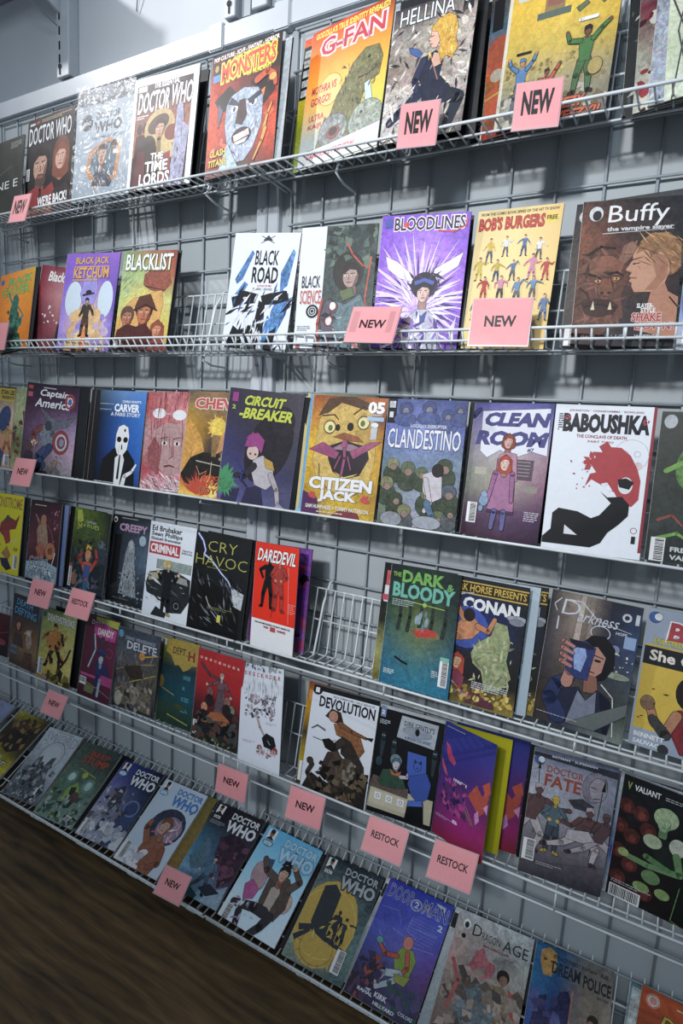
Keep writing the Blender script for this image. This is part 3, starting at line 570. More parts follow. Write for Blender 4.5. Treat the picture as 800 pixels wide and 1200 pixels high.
def c_c4(a):
    a.bg(['6c8c5c 8c5c40 7c3428', '8ca070 94a870 8c4430', 'a8b878 c8b060 a8b070', 'c89c50 c8a858 b8a858', '9c4428 a85028 b88040'], .3)
    a.sc(26, 4, 30, 40, 70, '9cb490 748c68', 1, 3, 's', (120, 140), 3); a.p([44,36, 58,28, 90,32, 96,50, 84,62, 60,60, 44,52], '8c4430', .5); a.s([48,54, 86,60], 2, 1, '3c1c18')
    a.p([4,120, 10,88, 28,72, 50,70, 66,62, 80,60, 86,80, 82,100, 88,154, 0,154], 'cc9c48', .3)
    a.face(20, 102, 13, 'a86848', '5c4038', '7c3c28'); a.face(80, 120, 11, 'c07850', '8c4028', '9c5434', .8)
    a.face(52, 94, 16, 'b4683c', '3c2018', '7c3824'); a.p([34,84, 40,70, 60,66, 70,82, 74,90, 54,84, 34,92], '542c20'); a.s([33,90, 54,82, 75,90], 3, 2.4, '3c1c16')
    a.p([0,154, 4,122, 22,112, 40,116, 56,110, 72,124, 76,154], '4c1c1c', .4); a.p([64,154, 70,136, 92,134, 100,144, 100,154], '7c3028')
    a.t(6, 5, 88, 25, 'BLACKLIST', 'dfe6e2', '4c5c4c', .03, .02); a.r(0, 138, 8, 12, 'c0c8cc', .4)
def c_c5(a):
    a.bg(['c8cfda cdd4de'], .03)
    a.p([44,10, 52,3, 60,10], '303844'); a.s([42,4, 62,13], 1, 1, '2a323e'); a.s([62,4, 42,13], 1, 1, '2a323e')
    a.t(36, 22, 36, 19, 'BLACK', '16181e', b=.02); a.t(34, 43, 40, 21, 'ROAD', '16181e', b=.03); a.t(44, 66, 22, 2.6, 'A SONG OF FIRE', 'b03030'); a.t(38, 70, 30, 3, 'BRIAN WOOD', '30343c')
    for q in ([8,60, 30,22, 34,26, 20,60, 12,66],[10,80, 24,62, 30,66, 16,90],[78,50, 92,20, 96,24, 90,66, 80,74],[70,100, 82,70, 94,76, 90,110, 72,150],[60,130, 66,104, 72,110, 66,154]): a.p(q, '3f7ab8', .9)
    for q in ([6,84, 24,74, 48,78, 44,90, 26,92, 10,96],[52,80, 66,76, 90,72, 96,84, 76,90, 56,92],[46,120, 50,86, 60,90, 62,128, 52,132],[4,150, 14,120, 24,126, 40,118, 56,136, 54,154, 4,154],[64,154, 70,128, 82,118, 78,154]): a.p(q, '15181f', .5)
    a.sc(60, 4, 70, 96, 152, '15181f 24528c 15181f cdd4de', 1, 4.5, 's', (100, 170), 3.2); a.sc(26, 30, 112, 66, 150, 'cdd4de', 1, 3, 's', (80, 110), 4); a.e(28, 84, 3, 1.6, 'dfe4ea'); a.e(76, 83, 3, 1.6, 'dfe4ea'); a.e(28, 84, 1, None, 'a03030'); a.e(76, 83, 1, None, '14161a')
def c_c6(a):
    a.bg(['cdd3da c8ced6'], .03); a.p([34,0, 100,0, 100,154, 26,154, 34,90], '3c4c4c', .7); a.sc(50, 36, 0, 98, 50, '2c3c3c 4c6458 5c7468 28302e', 2, 6, 'p')
    a.e(66, 56, 20, 24, '2c2a2a', .3); a.face(70, 62, 12, 'a88c84', '2a2426', '745c58', turn=-1); a.s([62,22, 70,36, 84,50, 94,52], 2, 1.4, 'c8482c'); a.s([94,40, 90,90, 96,120], 2, 1.6, 'c04830')
    a.p([34,154, 38,110, 50,92, 66,96, 84,84, 96,110, 100,154], '56727c', .6); a.s([44,96, 40,112, 48,150], 12, 14, '5c5464'); a.e(50, 100, 6, 7, '6c4048'); a.e(49, 98, 4, 5, 'e4dcd8'); a.e(45, 116, 6, 7, '7c3c44'); a.e(45, 116, 4, 5.4, 'e0c8c4')
    a.s([34,90, 30,120, 34,150], 3, 3, 'b04434'); a.p([56,80, 72,76, 76,86, 62,92], '5c6c44'); a.sc(30, 34, 110, 98, 152, 'c04834 d8b0a8 7c98a4 28303c', 1, 4, 's')
    a.t(5, 60, 25, 15, 'BLACK', '20242a', b=.01, sl=0); a.t(4, 78, 28, 17, 'SCIENCE', 'b83a28', 'e0d0cc', .02, b=.01); a.e(22, 104, 8, None, '16181c'); a.ring(22, 104, 5.2, 1, 'cdd3da'); a.ring(22, 104, 2.6, 1, 'cdd3da')
    a.tl(3, 122, 16, 3, '8c949c'); a.p([2,154, 4,146, 8,146, 8,154], 'c04030')
def c_c7(a):
    a.bg(['6a3fb4 7c50c0 6c40b4', '7c50c4 a07cdc 7c4cc0', '8c60d0 c0a0e8 8858c8', '7850bc b898e0 7048b4', '5c389c 8c68c0 54348c'], .5)
    a.burst(50, 92, 46, 10, 78, 'd6c8ee', 1.8); a.burst(50, 92, 30, 16, 60, '3c2080', 1.4); a.burst(50, 104, 30, 6, 52, 'e6e0f4', 1.8)
    a.p([8,44, 22,50, 38,62, 42,72, 26,68, 12,58], 'e6dcf4', .1); a.p([96,42, 82,50, 64,60, 60,70, 76,66, 92,56], 'e6dcf4', .1)
    a.e(56, 76, 15, 14, '221a34', .3); a.sc(20, 40, 64, 74, 90, '221a34 342854', 1, 4, 's', asp=3); a.face(56, 84, 9, 'd8b4a8', '241c34', 'a88078'); a.p([44,72, 56,68, 68,72, 66,76, 56,72, 46,76], '3858b0')
    a.p([36,148, 40,112, 50,102, 62,102, 74,112, 78,148], 'b4b8cc', .3); a.p([50,104, 56,110, 62,104, 60,116, 52,116], '3a4ca0'); a.s([42,114, 34,130, 46,140], 6, 4, 'c8a49c'); a.sc(50, 0, 110, 100, 152, 'd8cef0 4c2c90 8c64cc e8e4f4', 1.5, 5, 's', asp=2.6)
    a.r(4, 4, 8, 9, '2c4ca8'); a.t(15, 3, 80, 14, 'BLOODLINES', '1a1424', 'e4dcf0', .06, .02); a.e(29, 11, 3, None, 'd03020'); a.s([66,18, 84,20, 96,14, 97,6], 1.4, 1.6, 'c83428')
def c_c8(a):
    a.bg(['cdb888 d8c48c c8ac74', 'd8c894 dcc890 d0b878', 'd0bc80 d4c084 c8ac70'], .03); a.t(4, 3, 92, 3.4, 'FROM THE COMIC BOOK SERIES OF THE HIT TV SHOW', '3c3428')
    a.t(3, 9, 78, 15, "BOB'S BURGERS", 'c02c24', '5c1c18', .03, .03); a.e(89, 15, 8, 6, 'e0c428'); a.t(83, 12, 12, 5, 'FREE', '3c2c18')
    rn = random.Random(5); cs = ['c8b02c', 'b83028', '5c84b0', 'd0d4d4', '5c8c3c', 'c87ca0', '8c6c3c', '4c6c9c']
    for j in range(5):
        for i in range(5 if j % 2 else 4):
            x = 12+i*20+(0 if j % 2 else 8)+rn.uniform(-2, 2); y = 46+j*24+rn.uniform(-3, 3); c = rn.choice(cs)
            a.man(x, y, 25+rn.uniform(-3, 3), c, rn.choice(['34507c', '5c5c68', c, '3c3c44']), 'd8a880', rn.choice(['1c1a20', '242028', '6c4824']), (rn.uniform(10, 150), rn.uniform(0, 150), -rn.uniform(10, 60), -rn.uniform(0, 50)), (12, 4, -12, -4))
def c_c9(a): a.bg(['22282c 2a3034', '4c4440 1c2024', '2c2c2c 3c3a38'], .5); a.e(9, 14, 5, 6, 'b0b4b8'); a.bar(3, 128, 18, 22, True)
def c_c10(a):
    a.bg(['4c3834 2a2628 20242a', '6c4434 3a2e2c 242428', '7c4c38 4a3430 2c2628', '6c4434 30282a 241e22', '2c2428 20202a 1c1c22'], .6)
    a.e(14, 14, 7, 8, 'c0c4c8'); a.e(15, 16, 4, 5, '2c2c30'); a.t(26, 6, 58, 24, 'Buffy', 'd8dcde', b=.0, sk=1); a.t(26, 29, 64, 6, 'the vampire slayer', 'c0c4c8'); a.s([22,36, 90,34], .8, .4, 'c0c4c8')
    a.p([2,150, 0,66, 14,54, 34,52, 48,62, 52,84, 46,104, 50,126, 34,140, 24,152], '5c382c', .5); a.sc(60, 4, 56, 46, 136, '6e4636 42281f 804f3c', 1.4, 4, 's', asp=3)
    a.p([4,70, 18,60, 34,60, 46,70, 44,80, 30,76, 20,80, 6,78], '7c4c38', .4); a.s([8,78, 20,82, 26,86], 3, 2, '2a1712'); a.s([30,80, 40,78, 46,82], 3, 2, '2a1712'); a.e(22, 87, 3.4, 1.6, 'c89858'); a.e(22, 87, 1.2, None, '14100e'); a.e(40, 85, 3, 1.5, 'c89858'); a.e(40, 85, 1.1, None, '14100e')
    a.p([26,84, 34,84, 38,98, 34,104, 24,102, 22,96], '74452f', .4); a.e(27, 100, 1.8, 1.4, '20120e'); a.e(34, 100, 1.8, 1.4, '20120e'); a.p([8,112, 20,106, 36,108, 44,114, 40,122, 24,126, 12,122], '3a201a', .4); a.s([10,115, 24,112, 42,116], 1.6, 1.4, '160c0a')
    a.p([17,118, 19,108, 21,118], 'cdbd9c', .1); a.p([34,118, 36,109, 38,118], 'cdbd9c', .1); a.s([4,94, 12,100, 16,110], 1.6, 1.2, '2c1812'); a.s([10,58, 22,50, 36,52], 3, 2, '2c1812')
    a.e(86, 62, 17, 22, '6c4c34', .6, -10); a.e(99, 66, 7, 12, '543826', .5)
    a.ink = None
    a.p([60,50, 72,44, 86,56, 90,78, 86,92, 74,100, 66,100, 58,100, 55,94, 55,90, 52,88, 54,85, 52,83, 54,80, 48,76, 54,66, 54,58], 'b88568', .12); a.p([74,100, 86,90, 90,100, 100,106, 100,150, 62,140, 64,124, 72,112], 'a97459', .15); a.p([70,60, 88,62, 88,84, 78,98, 68,98, 78,84], '9c6a50', .15)
    a.p([57,60, 60,46, 70,38, 86,38, 98,50, 100,74, 92,82, 88,66, 80,58, 72,62, 66,54], '8c6440', .5); a.sc(46, 60, 38, 98, 74, 'b08654 54402c c49a60 745232', .5, 1.3, 's', (20, 60), 8)
    a.s([55,70, 61,69], 1.6, .8, '2a1a16'); a.s([54,65.5, 63,63], 1.4, .7, '543626'); a.s([53,84.5, 59,85], 1.6, 1, '84403c'); a.s([51,78, 54,79], .8, .6, '6c4030'); a.e(83, 76, 2.6, 4.4, '94604a'); a.s([92,106, 100,116], 1.4, 1.4, '1c1416'); a.s([66,124, 72,112], 1, 1, '6c4434')
    a.p([44,50, 52,46, 58,52, 52,64, 46,70, 40,66], '7c5444', .3); [a.s([46+k*3,60, 50+k*3,48-k], 2.6, 2, '86604c') for k in range(3)]
    a.t(62, 112, 16, 5, 'SLAYER-', 'd8dadc'); a.t(66, 117, 14, 5, 'STYLE', 'd8dadc'); a.t(58, 122, 28, 9, 'SHAKE', 'a82c28', 'd8d0cc', .04); a.t(62, 132, 36, 8, 'DOWN!', 'a82c28', 'd8d0cc', .04)
    a.t(10, 145, 14, 4, 'GAGE', 'b8bcc0'); a.t(34, 145, 20, 4, 'ISAACS', 'b8bcc0'); a.t(62, 145, 24, 4, 'WHEDON', 'b8bcc0')
def c_c11(a): a.bg(['a8b0bc b8c0c8', '8c98b4 c0c8d0', '4c70b8 a8b0bc', 'b0b8c0 7c8490'], .3); a.p([0,96, 10,84, 30,90, 40,120, 4,122], '2850c0', .2); a.bar(4, 128, 15, 20, True)
def c_d1(a):
    a.bg(['3a3010 3a3010', 'b8a090 c8b098', 'c07c50 b88c70', 'a88878 b09080'], .3); a.r(40, 3, 58, 24, 'c0a828'); a.t(52, 6, 44, 9, 'STAN LEE', '241c10', b=.04); a.t(56, 17, 40, 6, 'PRESENTS', '241c10')
    a.e(70, 60, 18, 26, '2c4478', .4, 30); a.man(84, 100, 60, 'b89048', 'a8602c', 'b88460', '3c2420', (70, 30, -60, -120), (30, 10, -20, -10)); a.p([40,140, 56,110, 76,124, 70,154, 40,154], '2c447c'); a.bar(78, 126, 18, 20, True)
def c_d2(a): a.bg(['7c8868 8c9470', 'a0a880 8c9870', '4c5c38 6c7c4c', 'a8a878 5c6838'], .5); a.sc(14, 0, 40, 40, 150, '3c4c2c b8b88c 6c2c20', 2, 7, 'p')
def c_d3(a):
    a.bg(['221a26 2a1e2c', '3c2838 44304a', '4c3450 8c7c98', '3a2c3c a890a4', '241e24 7c7c80'], .35)
    a.r(3, 4, 9, 5, 'a83034'); a.r(3, 14, 9, 7, 'a84c60'); a.tl(32, 5, 32, 1, 'c0c4c8'); a.t(25, 8, 54, 13, 'Captain', 'd0d6da', '2a2430', .04, .02, sk=3); a.t(18, 22, 66, 13, 'America', 'd0d6da', '2a2430', .04, .02, sk=3)
    a.ring(84, 22, 10, 3, 'a83038', .8); a.ring(84, 22, 5.5, 2, 'c8ccd4', .8); a.e(84, 22, 3.6, 4.4, '3858a0')
    a.p([30,36, 52,48, 66,54, 96,44, 84,60, 66,64, 58,70, 46,58], '5c6270', .5)
    a.p([34,62, 50,60, 58,74, 60,92, 44,100, 34,84], '6a7484', .6); a.e(48, 62, 6, 7, '3c3c44'); a.s([34,66, 20,76, 26,92], 9, 6, '7a3c38'); a.s([56,72, 66,80], 7, 6, '5c6474'); a.s([54,94, 40,112, 34,130], 13, 8, '2c3c64'); a.s([44,98, 32,110, 46,122], 10, 8, '34446c')
    a.e(74, 84, 15, 18, '8c3038'); a.e(75, 84, 11, 13, 'b0b0b8'); a.e(75, 84, 7.5, 9, '8c3038'); a.e(76, 84, 4.6, 6, '7484a4'); a.burst(24, 90, 12, 1, 8, 'e8c8a0', 1)
    a.e(14, 96, 6, 8, '5c3c40'); a.p([4,130, 10,104, 22,104, 26,124], '3c2c3c', .5); a.man(66, 122, 32, '7c7064', '6c6458', 'a08c78', '4c4038', (70, 40, -60, -20), (40, 0, -20, -50), 15); a.sc(60, 2, 126, 80, 152, '2c282c 4c4848 5c5c60 181618', 1.5, 4, 'p'); a.r(22, 136, 10, 11, 'b4bcc0', .2)
def c_dark(a): a.bg(['1a1c20 15171a', '121418 1c1e22', '16181b 101214'], .3)
def c_d5(a):
    a.bg(['3c4c5c 5c7ca8 4c78b8', '10141c 2a508c 3468ac', '101218 244c90 3060a8', '0e1014 1c3c80 2c58a0', '0a0c10 101c3c 1c3c78'], .12)
    a.t(50, 15, 40, 4, "CHRIS HUNT'S", 'd0d8e0'); a.t(34, 21, 54, 13, 'CARVER', 'dde4ea', b=.04); a.t(27, 35, 64, 6, 'A PARIS STORY', 'd0d8e0', b=.02); a.s([2,22, 32,22], .7, .7, 'a8b4c0'); a.s([2,31, 28,31], .7, .7, 'a8b4c0')
    a.p([12,154, 18,112, 40,94, 50,90, 72,94, 88,110, 92,154], '121418', .2); a.p([44,70, 48,58, 58,54, 68,58, 72,72, 69,94, 62,102, 50,102, 44,90], 'd4d8da', .05)
    a.e(51, 78, 5, 4.6, '14161a', .05, 20); a.e(65, 78, 5, 4.6, '14161a', .05, -20); a.p([57,86, 59,86, 60,94, 57,94], '1c1e22'); a.e(62, 63, 2, 2.6, '1c1c20')
    a.s([52,88, 52,100], .6, .6, '6c7478'); a.p([46,108, 54,102, 62,102, 66,110, 60,154, 48,154], 'ced4d8', .05); a.s([56,104, 55,140], 3, 5, '14161a'); a.s([66,154, 70,136, 84,128, 92,116], 9, 3, 'd0d4d8'); a.tl(4, 148, 46, 2, 'b8c0c8')
def c_d5b(a): a.bg(['1c2024 1c2024','101216 14161a','121418 121418'], .2); a.s([10,2, 10,152], .9, .9, '8c6450')
def c_d6(a):
    a.bg(['8c4c50 a87074 8c4448', 'a0585c a8686c b07c80', '9c8084 8c5458 b89ca4', 'a87c80 7c4448 a87880', '8c3840 a86068 b89098', 'a87880 b8a0a8 c0a8b0'], .5)
    a.sc(60, 0, 0, 90, 90, '7c3038 6a282e a05058', 1, 2, 's', (80, 100), 12); a.p([14,80, 20,62, 44,48, 78,50, 90,70, 90,100, 80,124, 56,134, 36,118, 20,104], 'a88484', .3); a.p([10,90, 22,70, 40,90, 36,130, 14,120], '8c4c50', .5)
    a.e(28, 34, 14, 8, 'd0d4d8', .1); a.e(70, 36, 14, 8, 'd0d4d8', .1); a.s([42,34, 56,35], 1.4, 1.4, 'b0a8a8')
    for x in (44, 70): a.e(x, 80, 6, 3.4, 'd0c8c8', .1); a.e(x, 80, 2.6, 3, '2c2020'); a.s([x-8,73, x+7,70], 1.6, 1, '4c2c2c')
    a.s([58,84, 62,100, 56,104], 1.4, 2, '7c5050'); a.s([48,116, 58,114, 68,116], 3, 2, '6c2c30'); a.sc(60, 0, 130, 80, 154, 'c8b4b8 a04c58 d8c8cc 8c3c44', 1, 3, 's', (10, 60), 4)
    a.t(48, 128, 46, 22, 'Chimera', 'd4ccd4', '6c2c34', .04, 0, sk=4); a.e(8, 14, 4, None, 'b84840')
def c_d7(a):
    a.bg(['4c4440 84684c 4c4640', '8c7440 7c6444 5c5040', 'b08830 6c5434 a87840', 'b88c30 443c34 b07c4c', '2a2824 2c2824 3c302c', 'a83820 5c2c20 9c4028', 'c8b060 c8a848 b85c30'], .3)
    a.p([8,40, 34,70, 44,96, 14,110, 0,130, 0,60], 'c08c2c', .4); a.p([98,40, 66,66, 60,90, 96,100], 'b87c44', .4); a.p([0,126, 16,100, 40,90, 64,92, 78,84, 96,96, 96,130, 60,142, 10,140], '24211f', .5)
    a.e(62, 52, 15, 14, 'd8bc30', .4); a.burst(62, 52, 26, 10, 24, 'd0a830', 1.6); a.p([54,64, 70,64, 64,96, 56,96], '84683c', .5); a.sc(20, 74, 86, 96, 100, '8c8468 5c5444', 1.5, 3, 'e')
    a.s([28,104, 90,110], 1.6, 1.4, 'a8a090'); a.s([58,104, 58,124], 1.4, 1.4, 'a09888'); a.s([30,112, 38,124, 50,118], 1.2, 1, 'b08c60'); a.burst(50, 156, 30, 4, 40, 'd8a830', 2.4, 190, 350); a.burst(40, 156, 22, 2, 44, 'b83c20', 2, 200, 350); a.burst(60, 158, 18, 2, 26, 'e0cc60', 2, 200, 340)
    a.t(14, 10, 84, 16, 'CHEW', 'b84440', 'd4d0cc', .05, .04); a.t(44, 124, 40, 7, 'DEMON', 'b83828'); a.t(44, 133, 40, 6, 'CHICKEN', 'a83828'); a.t(42, 142, 44, 9, 'POYO', '8c2c20', 'd8b848', .02)
def c_d8(a):
    a.bg(['2c2a38 34323c 3c3a44', '302e42 2c2a32 403e48', '34345c 2a2834 3a3a48', '3a3a60 3c3c64 34344c', '54547c 46466c 5c5c7c'], .2)
    a.e(62, 66, 28, 46, '221f28', .4, 20); a.e(76, 34, 16, 18, '24222c', .4); a.p([30,154, 40,118, 58,112, 70,154], '2a2848'); a.p([0,154, 10,124, 30,120, 24,154], '2c2a4c'); a.p([84,154, 84,118, 100,114, 100,154], '46466c')
    a.burst(6, 112, 40, 2, 24, '3c8c5c', 3); a.e(6, 112, 12, None, '3c8456', .4)
    a.p([44,82, 56,76, 70,84, 76,106, 66,116, 50,112, 44,98], 'a8a4ac', .2); a.p([58,78, 70,82, 74,92, 62,90], 'b08c2c'); a.s([46,90, 34,104, 22,104], 8, 5, '2c2a34'); a.s([70,98, 80,114, 84,132], 7, 5, 'a098a0'); a.s([28,106, 40,116], 3, 2, '20202a')
    a.e(42, 74, 8, 9, 'c0a49c', .1); a.p([30,68, 34,54, 46,50, 56,58, 54,74, 46,66, 38,68], '8c2c78', .3); a.burst(42, 62, 12, 4, 14, '8c2c78', 2.4, 180, 360); a.e(39, 76, 1.4, None, '303848'); a.e(46, 76, 1.4, None, '303848')
    a.s([18,82, 32,98, 30,110], 2.4, 2.4, '2c2c74'); a.r(5, 5, 8, 11, '8c2878'); a.t(6, 20, 5, 5, '2', 'b0b828')
    a.t(21, 7, 54, 12, 'CiRCUiT', 'b8c428', '1c1c20', .03, .04, sk=3); a.t(16, 22, 72, 13, '-BREAKER', 'b8c428', '1c1c20', .03, .04, sk=3, sl=-1)
    a.t(6, 140, 84, 4, 'KEVIN MCCARTHY + KYLE BAKER', 'b0b4c0'); a.p([70,154, 84,128, 96,136, 98,154], '8c8ca4', .3)
def c_d9(a):
    a.bg(['8c4420 5a3c20 a85828', 'a8702c 9c8434 5c2c18', 'b8982c c0a83c a87c2c', 'b09030 b89c34 b08c30', '9c7c28 b49838 8c6c28', '4c2048 b09430 a88c34'], .4)
    a.p([10,60, 12,30, 26,10, 56,4, 80,14, 90,44, 92,80, 88,108, 70,124, 40,122, 16,106, 8,84], 'c0a040', .4); a.p([10,26, 22,4, 56,0, 78,8, 74,16, 40,8, 22,22], '4c3018', .4); a.p([62,44, 86,36, 90,60, 74,70], 'b08c30', .3)
    a.e(27, 40, 8, 9, 'd8cc84', .1); a.e(72, 32, 8, 9, 'd8cc84', .1); a.e(28, 41, 2.6, 3.4, '4c6c38'); a.e(71, 33, 2.6, 3.4, '4c6c38'); a.ring(27, 40, 8, 1.4, '6c4c1c'); a.ring(72, 32, 8, 1.4, '6c4c1c'); a.s([16,26, 32,24, 38,30], 2, 1.4, '3c2410'); a.s([58,22, 70,12, 86,18], 2, 1.4, '3c2410')
    a.e(38, 40, 3, 4, '140e0a'); a.e(55, 38, 4, 5, '140e0a'); a.p([34,52, 48,46, 66,50, 74,56, 54,56], '8c4c20', .4)
    a.p([30,64, 50,56, 80,62, 84,76, 74,98, 54,104, 38,96, 30,80], '241a24', .2); a.p([32,68, 46,60, 60,60, 78,66, 70,70, 50,68], '8c6c80', .2); a.p([40,96, 54,102, 72,96, 66,100, 52,104], 'c8b450', .3)
    a.p([2,70, 20,60, 34,66, 44,72, 40,80, 26,76], '8c3868', .3); a.p([98,54, 84,56, 68,64, 58,70, 64,78, 82,66], '94406c', .3); a.s([50,62, 52,78, 50,100], 4, 3, '8c3c6c'); a.e(50, 60, 4, 5, '943c6c'); a.s([46,76, 40,92], 2, 1.4, '8c3c6c'); a.s([56,76, 62,92], 2, 1.4, '8c3c6c')
    a.p([0,154, 0,124, 20,132, 26,154], '4c1c54'); a.p([40,154, 56,142, 78,146, 82,154], '742830'); a.s([18,88, 20,104, 34,120, 60,128, 82,116], 1.6, 1.2, '7c5c1c')
    a.t(76, 5, 22, 15, '05', 'dde0e4', b=.05); a.r(76, 24, 22, 5, '8cb4d8'); a.t(80, 20, 16, 3, 'VARIANT', 'c8c0b8'); a.r(83, 32, 8, 20, 'b0b4b8', .1); a.e(87, 34, 5, 3.4, 'c8ccd0')
    a.t(7, 104, 86, 16, 'CITIZEN', 'd4d8dc', '7c6c40', .03, .05, sl=-1); a.t(22, 120, 52, 16, 'JACK', 'd4d8dc', '7c6c40', .03, .05); a.burst(13, 128, 5, 1, 8, 'b83038', 3); a.burst(86, 128, 5, 1, 8, 'b83038', 3); a.e(13, 128, 2.6, None, 'b83038'); a.e(86, 128, 2.6, None, 'b83038')
    a.t(6, 140, 86, 5, 'SAM HUMPHRIES + TOMMY PATTERSON', 'd0ccc0'); a.tl(22, 148, 50, 1, 'c8c0b0')
def c_d9b(a): a.bg(['8c8c70 4c4c44', '5c8cac c0b040', '7cb0cc 2c2c2c'], .2); a.r(0, 0, 4, 154, 'c0b060'); a.r(4, 0, 4, 154, '5c98c0')
def c_d10(a):
    a.bg(['44507c 4c5888 384474', '5c68a0 7480b4 505c94', '5c7080 6c7c94 6c7c8c', '5c6c5c 848ca0 747c88', '4c5848 9094a0 6c7480'], .4)
    a.r(0, 0, 12, 30, '1c1e24'); a.r(2, 3, 8, 8, 'b8c0c8', .6); a.t(3, 16, 5, 7, '1', 'c8ccd0')
    for x, y, r_ in ((24,12,9),(54,10,9),(78,18,8),(92,10,7)): a.e(x, y, r_, r_*.9, '3c4c80', .4); a.e(x, y+3, r_*.45, r_*.5, '7c7888', .3); a.e(x, y+13, r_*1.6, 8, '44548a', .5)
    a.t(32, 30, 46, 4, 'LOCALLY DISRUPTER', 'b8c0d0'); a.t(4, 36, 92, 24, 'CLANDESTINO', 'd4dae4', '3c4474', .03, .01)
    rn = random.Random(8)
    for x, y in ((14,80),(34,84),(80,78),(8,104),(22,122),(62,112),(88,108),(34,136),(78,140),(92,132),(52,88)):
        r_ = rn.uniform(7, 10); c = rn.choice(['5c6a4c', '6c7458', '4c5a6a', '7c7c58', '3c4838']); a.e(x, y+r_*1.6, r_*1.5, r_*1.5, '3c4838' if rn.random() < .6 else '4c5458', .6); a.e(x, y, r_, r_*.9, c, .4); a.e(x+1, y+r_*.5, r_*.5, r_*.5, '8c7468', .3)
    a.p([54,90, 70,84, 78,92, 80,116, 66,124, 56,110], 'b8b4bc', .2); a.s([58,96, 66,124, 60,134], 6, 5, 'b8b0b8'); a.e(72, 84, 7, 8, '2a2422'); a.s([62,124, 70,140, 60,150], 8, 6, '4c6c8c'); a.e(64, 148, 18, 8, '9098a4', .2); a.e(18, 148, 14, 9, '848c94', .3)
def c_d11(a):
    a.bg(['4a4c84 5c5c94 44467c', '7c7494 8c84a0 6c6c98', '7c7c80 a8a0a0 8c7484', '70786c 9c948c 7c5c70', '4c3c50 5c4860 44344c', '34242e 3c2c3c 2c2030'], .2)
    a.p([12,10, 96,6, 98,60, 80,56, 60,64, 40,56, 24,66, 14,58], 'd0d6e2', .05); a.t(14, 11, 80, 17, 'CLEAN', '4a4a82', b=.06, sk=4); a.t(6, 33, 88, 18, 'ROOM', '4a4a82', b=.06, sk=4); a.t(74, 52, 8, 5, '#7', '3a3a6c')
    a.r(38, 66, 46, 24, '5c4c5c', .3); [a.r(54, 68+i*4, 26, 1.4, '8c8084') for i in range(5)]; a.r(10, 78, 16, 9, 'a8a494'); a.r(70, 96, 22, 8, '8c8480')
    a.face(50, 46, 7, 'c8a098', '8c4430', '94685c', .5); a.p([38,90, 40,62, 50,58, 62,60, 66,92], 'b08098', .2)
    a.p([34,110, 38,80, 48,72, 58,76, 64,100, 66,132, 32,132], '9c6890', .2); a.face(49, 72, 7.5, 'd0b0a8', 'a84430', 'a07468', .8); a.s([38,84, 32,118], 6, 4, '94608c'); a.s([60,84, 62,116], 6, 4, '94608c'); a.r(32, 128, 34, 4, '4c3450')
    a.s([42,130, 40,150], 7, 5, '5c5c90'); a.s([54,130, 54,150], 7, 5, '5c5c90'); a.e(27, 118, 6, 7, '7c98b8', .3); a.e(27, 111, 4, None, '84a0c0'); a.e(24, 128, 3, 4, '7490b0'); a.bar(6, 122, 13, 25, True); a.tl(80, 126, 16, 5, 'b0a8b8'); a.s([0,16, 8,8], 6, 4, '3c3c70')
def c_d12(a):
    a.bg(['ccd2da ccd2da'], .03); a.r(97, 0, 3, 154, '8c2430', .05)
    a.t(14, 5, 74, 3, 'JOHNSTON * CHANKHAMMA * ROWLAND', '8c3c44'); a.t(9, 9, 86, 21, 'BABOUSHKA', '1c2028', b=.06); a.tl(4, 10, 3, 8, '20242c'); a.burst(13, 14, 5, 1, 4, 'a8303c', 2); a.burst(91, 16, 5, 1, 4, 'a8303c', 2); a.t(24, 32, 50, 3.6, 'THE CONCLAVE OF DEATH', '8c3038'); a.t(36, 38, 26, 2.4, 'PART TWO', '9c4c50')
    a.ring(80, 52, 17, .5, 'b0a8b0'); a.e(88, 62, 4, None, 'c8b4b8'); a.e(72, 58, 3, None, 'c8b8bc'); a.ring(74, 50, 3, .5, 'b0a8b0'); a.ring(86, 50, 3, .5, 'b0a8b0')
    a.p([48,44, 56,38, 60,44, 70,44, 80,52, 88,66, 92,78, 92,98, 86,106, 74,102, 68,92, 56,86, 44,80, 38,88, 42,74, 48,72, 42,64, 34,62, 46,56, 42,50, 52,50], 'a83038', .1)
    a.burst(46, 62, 7, 4, 16, 'a83038', 3, 130, 260); a.sc(14, 20, 58, 44, 92, 'a83038', .4, 1, 'e')
    a.e(78, 84, 7, 9, 'ccd2da', .03); a.p([72,86, 70,78, 78,76, 86,80, 82,88], '16191e'); a.p([54,92, 62,98, 76,96, 84,104, 84,116, 76,126, 66,136, 60,148, 50,154, 0,154, 0,147, 8,138, 8,120, 14,114, 34,116, 48,122, 56,118, 66,104], '14171c', .1)
    a.p([22,132, 36,142, 22,142], 'ccd2da', .03); a.p([54,84, 62,92, 66,90, 60,82], 'd4d8e0'); a.ring(91, 131, 3, .6, '8c4c54'); a.r(89.5, 137, 4, 8, '20242c')
def c_d13(a):
    a.bg(['1e2420 242a28', '242c26 202824', '2c3430 14181a', '20282a 181c1e'], .5); a.e(9, 10, 6, 7, 'a0a8b0'); a.t(26, 8, 60, 14, 'GREEN', 'a0b828'); a.e(38, 56, 20, 26, '4c7c30', .6); a.s([10,60, 34,44, 60,60], 5, 3, '6ca03c'); a.s([6,130, 26,122, 40,130], 4, 2, '6c9c38'); a.s([8,110, 20,104, 30,114], 3, 1.6, '8c3c34'); a.bar(4, 128, 13, 24, True); a.t(22, 136, 40, 5, 'FRED VAN', 'b8c0c0'); a.t(22, 144, 46, 5, 'VAN LENTE', 'b8c0c0')
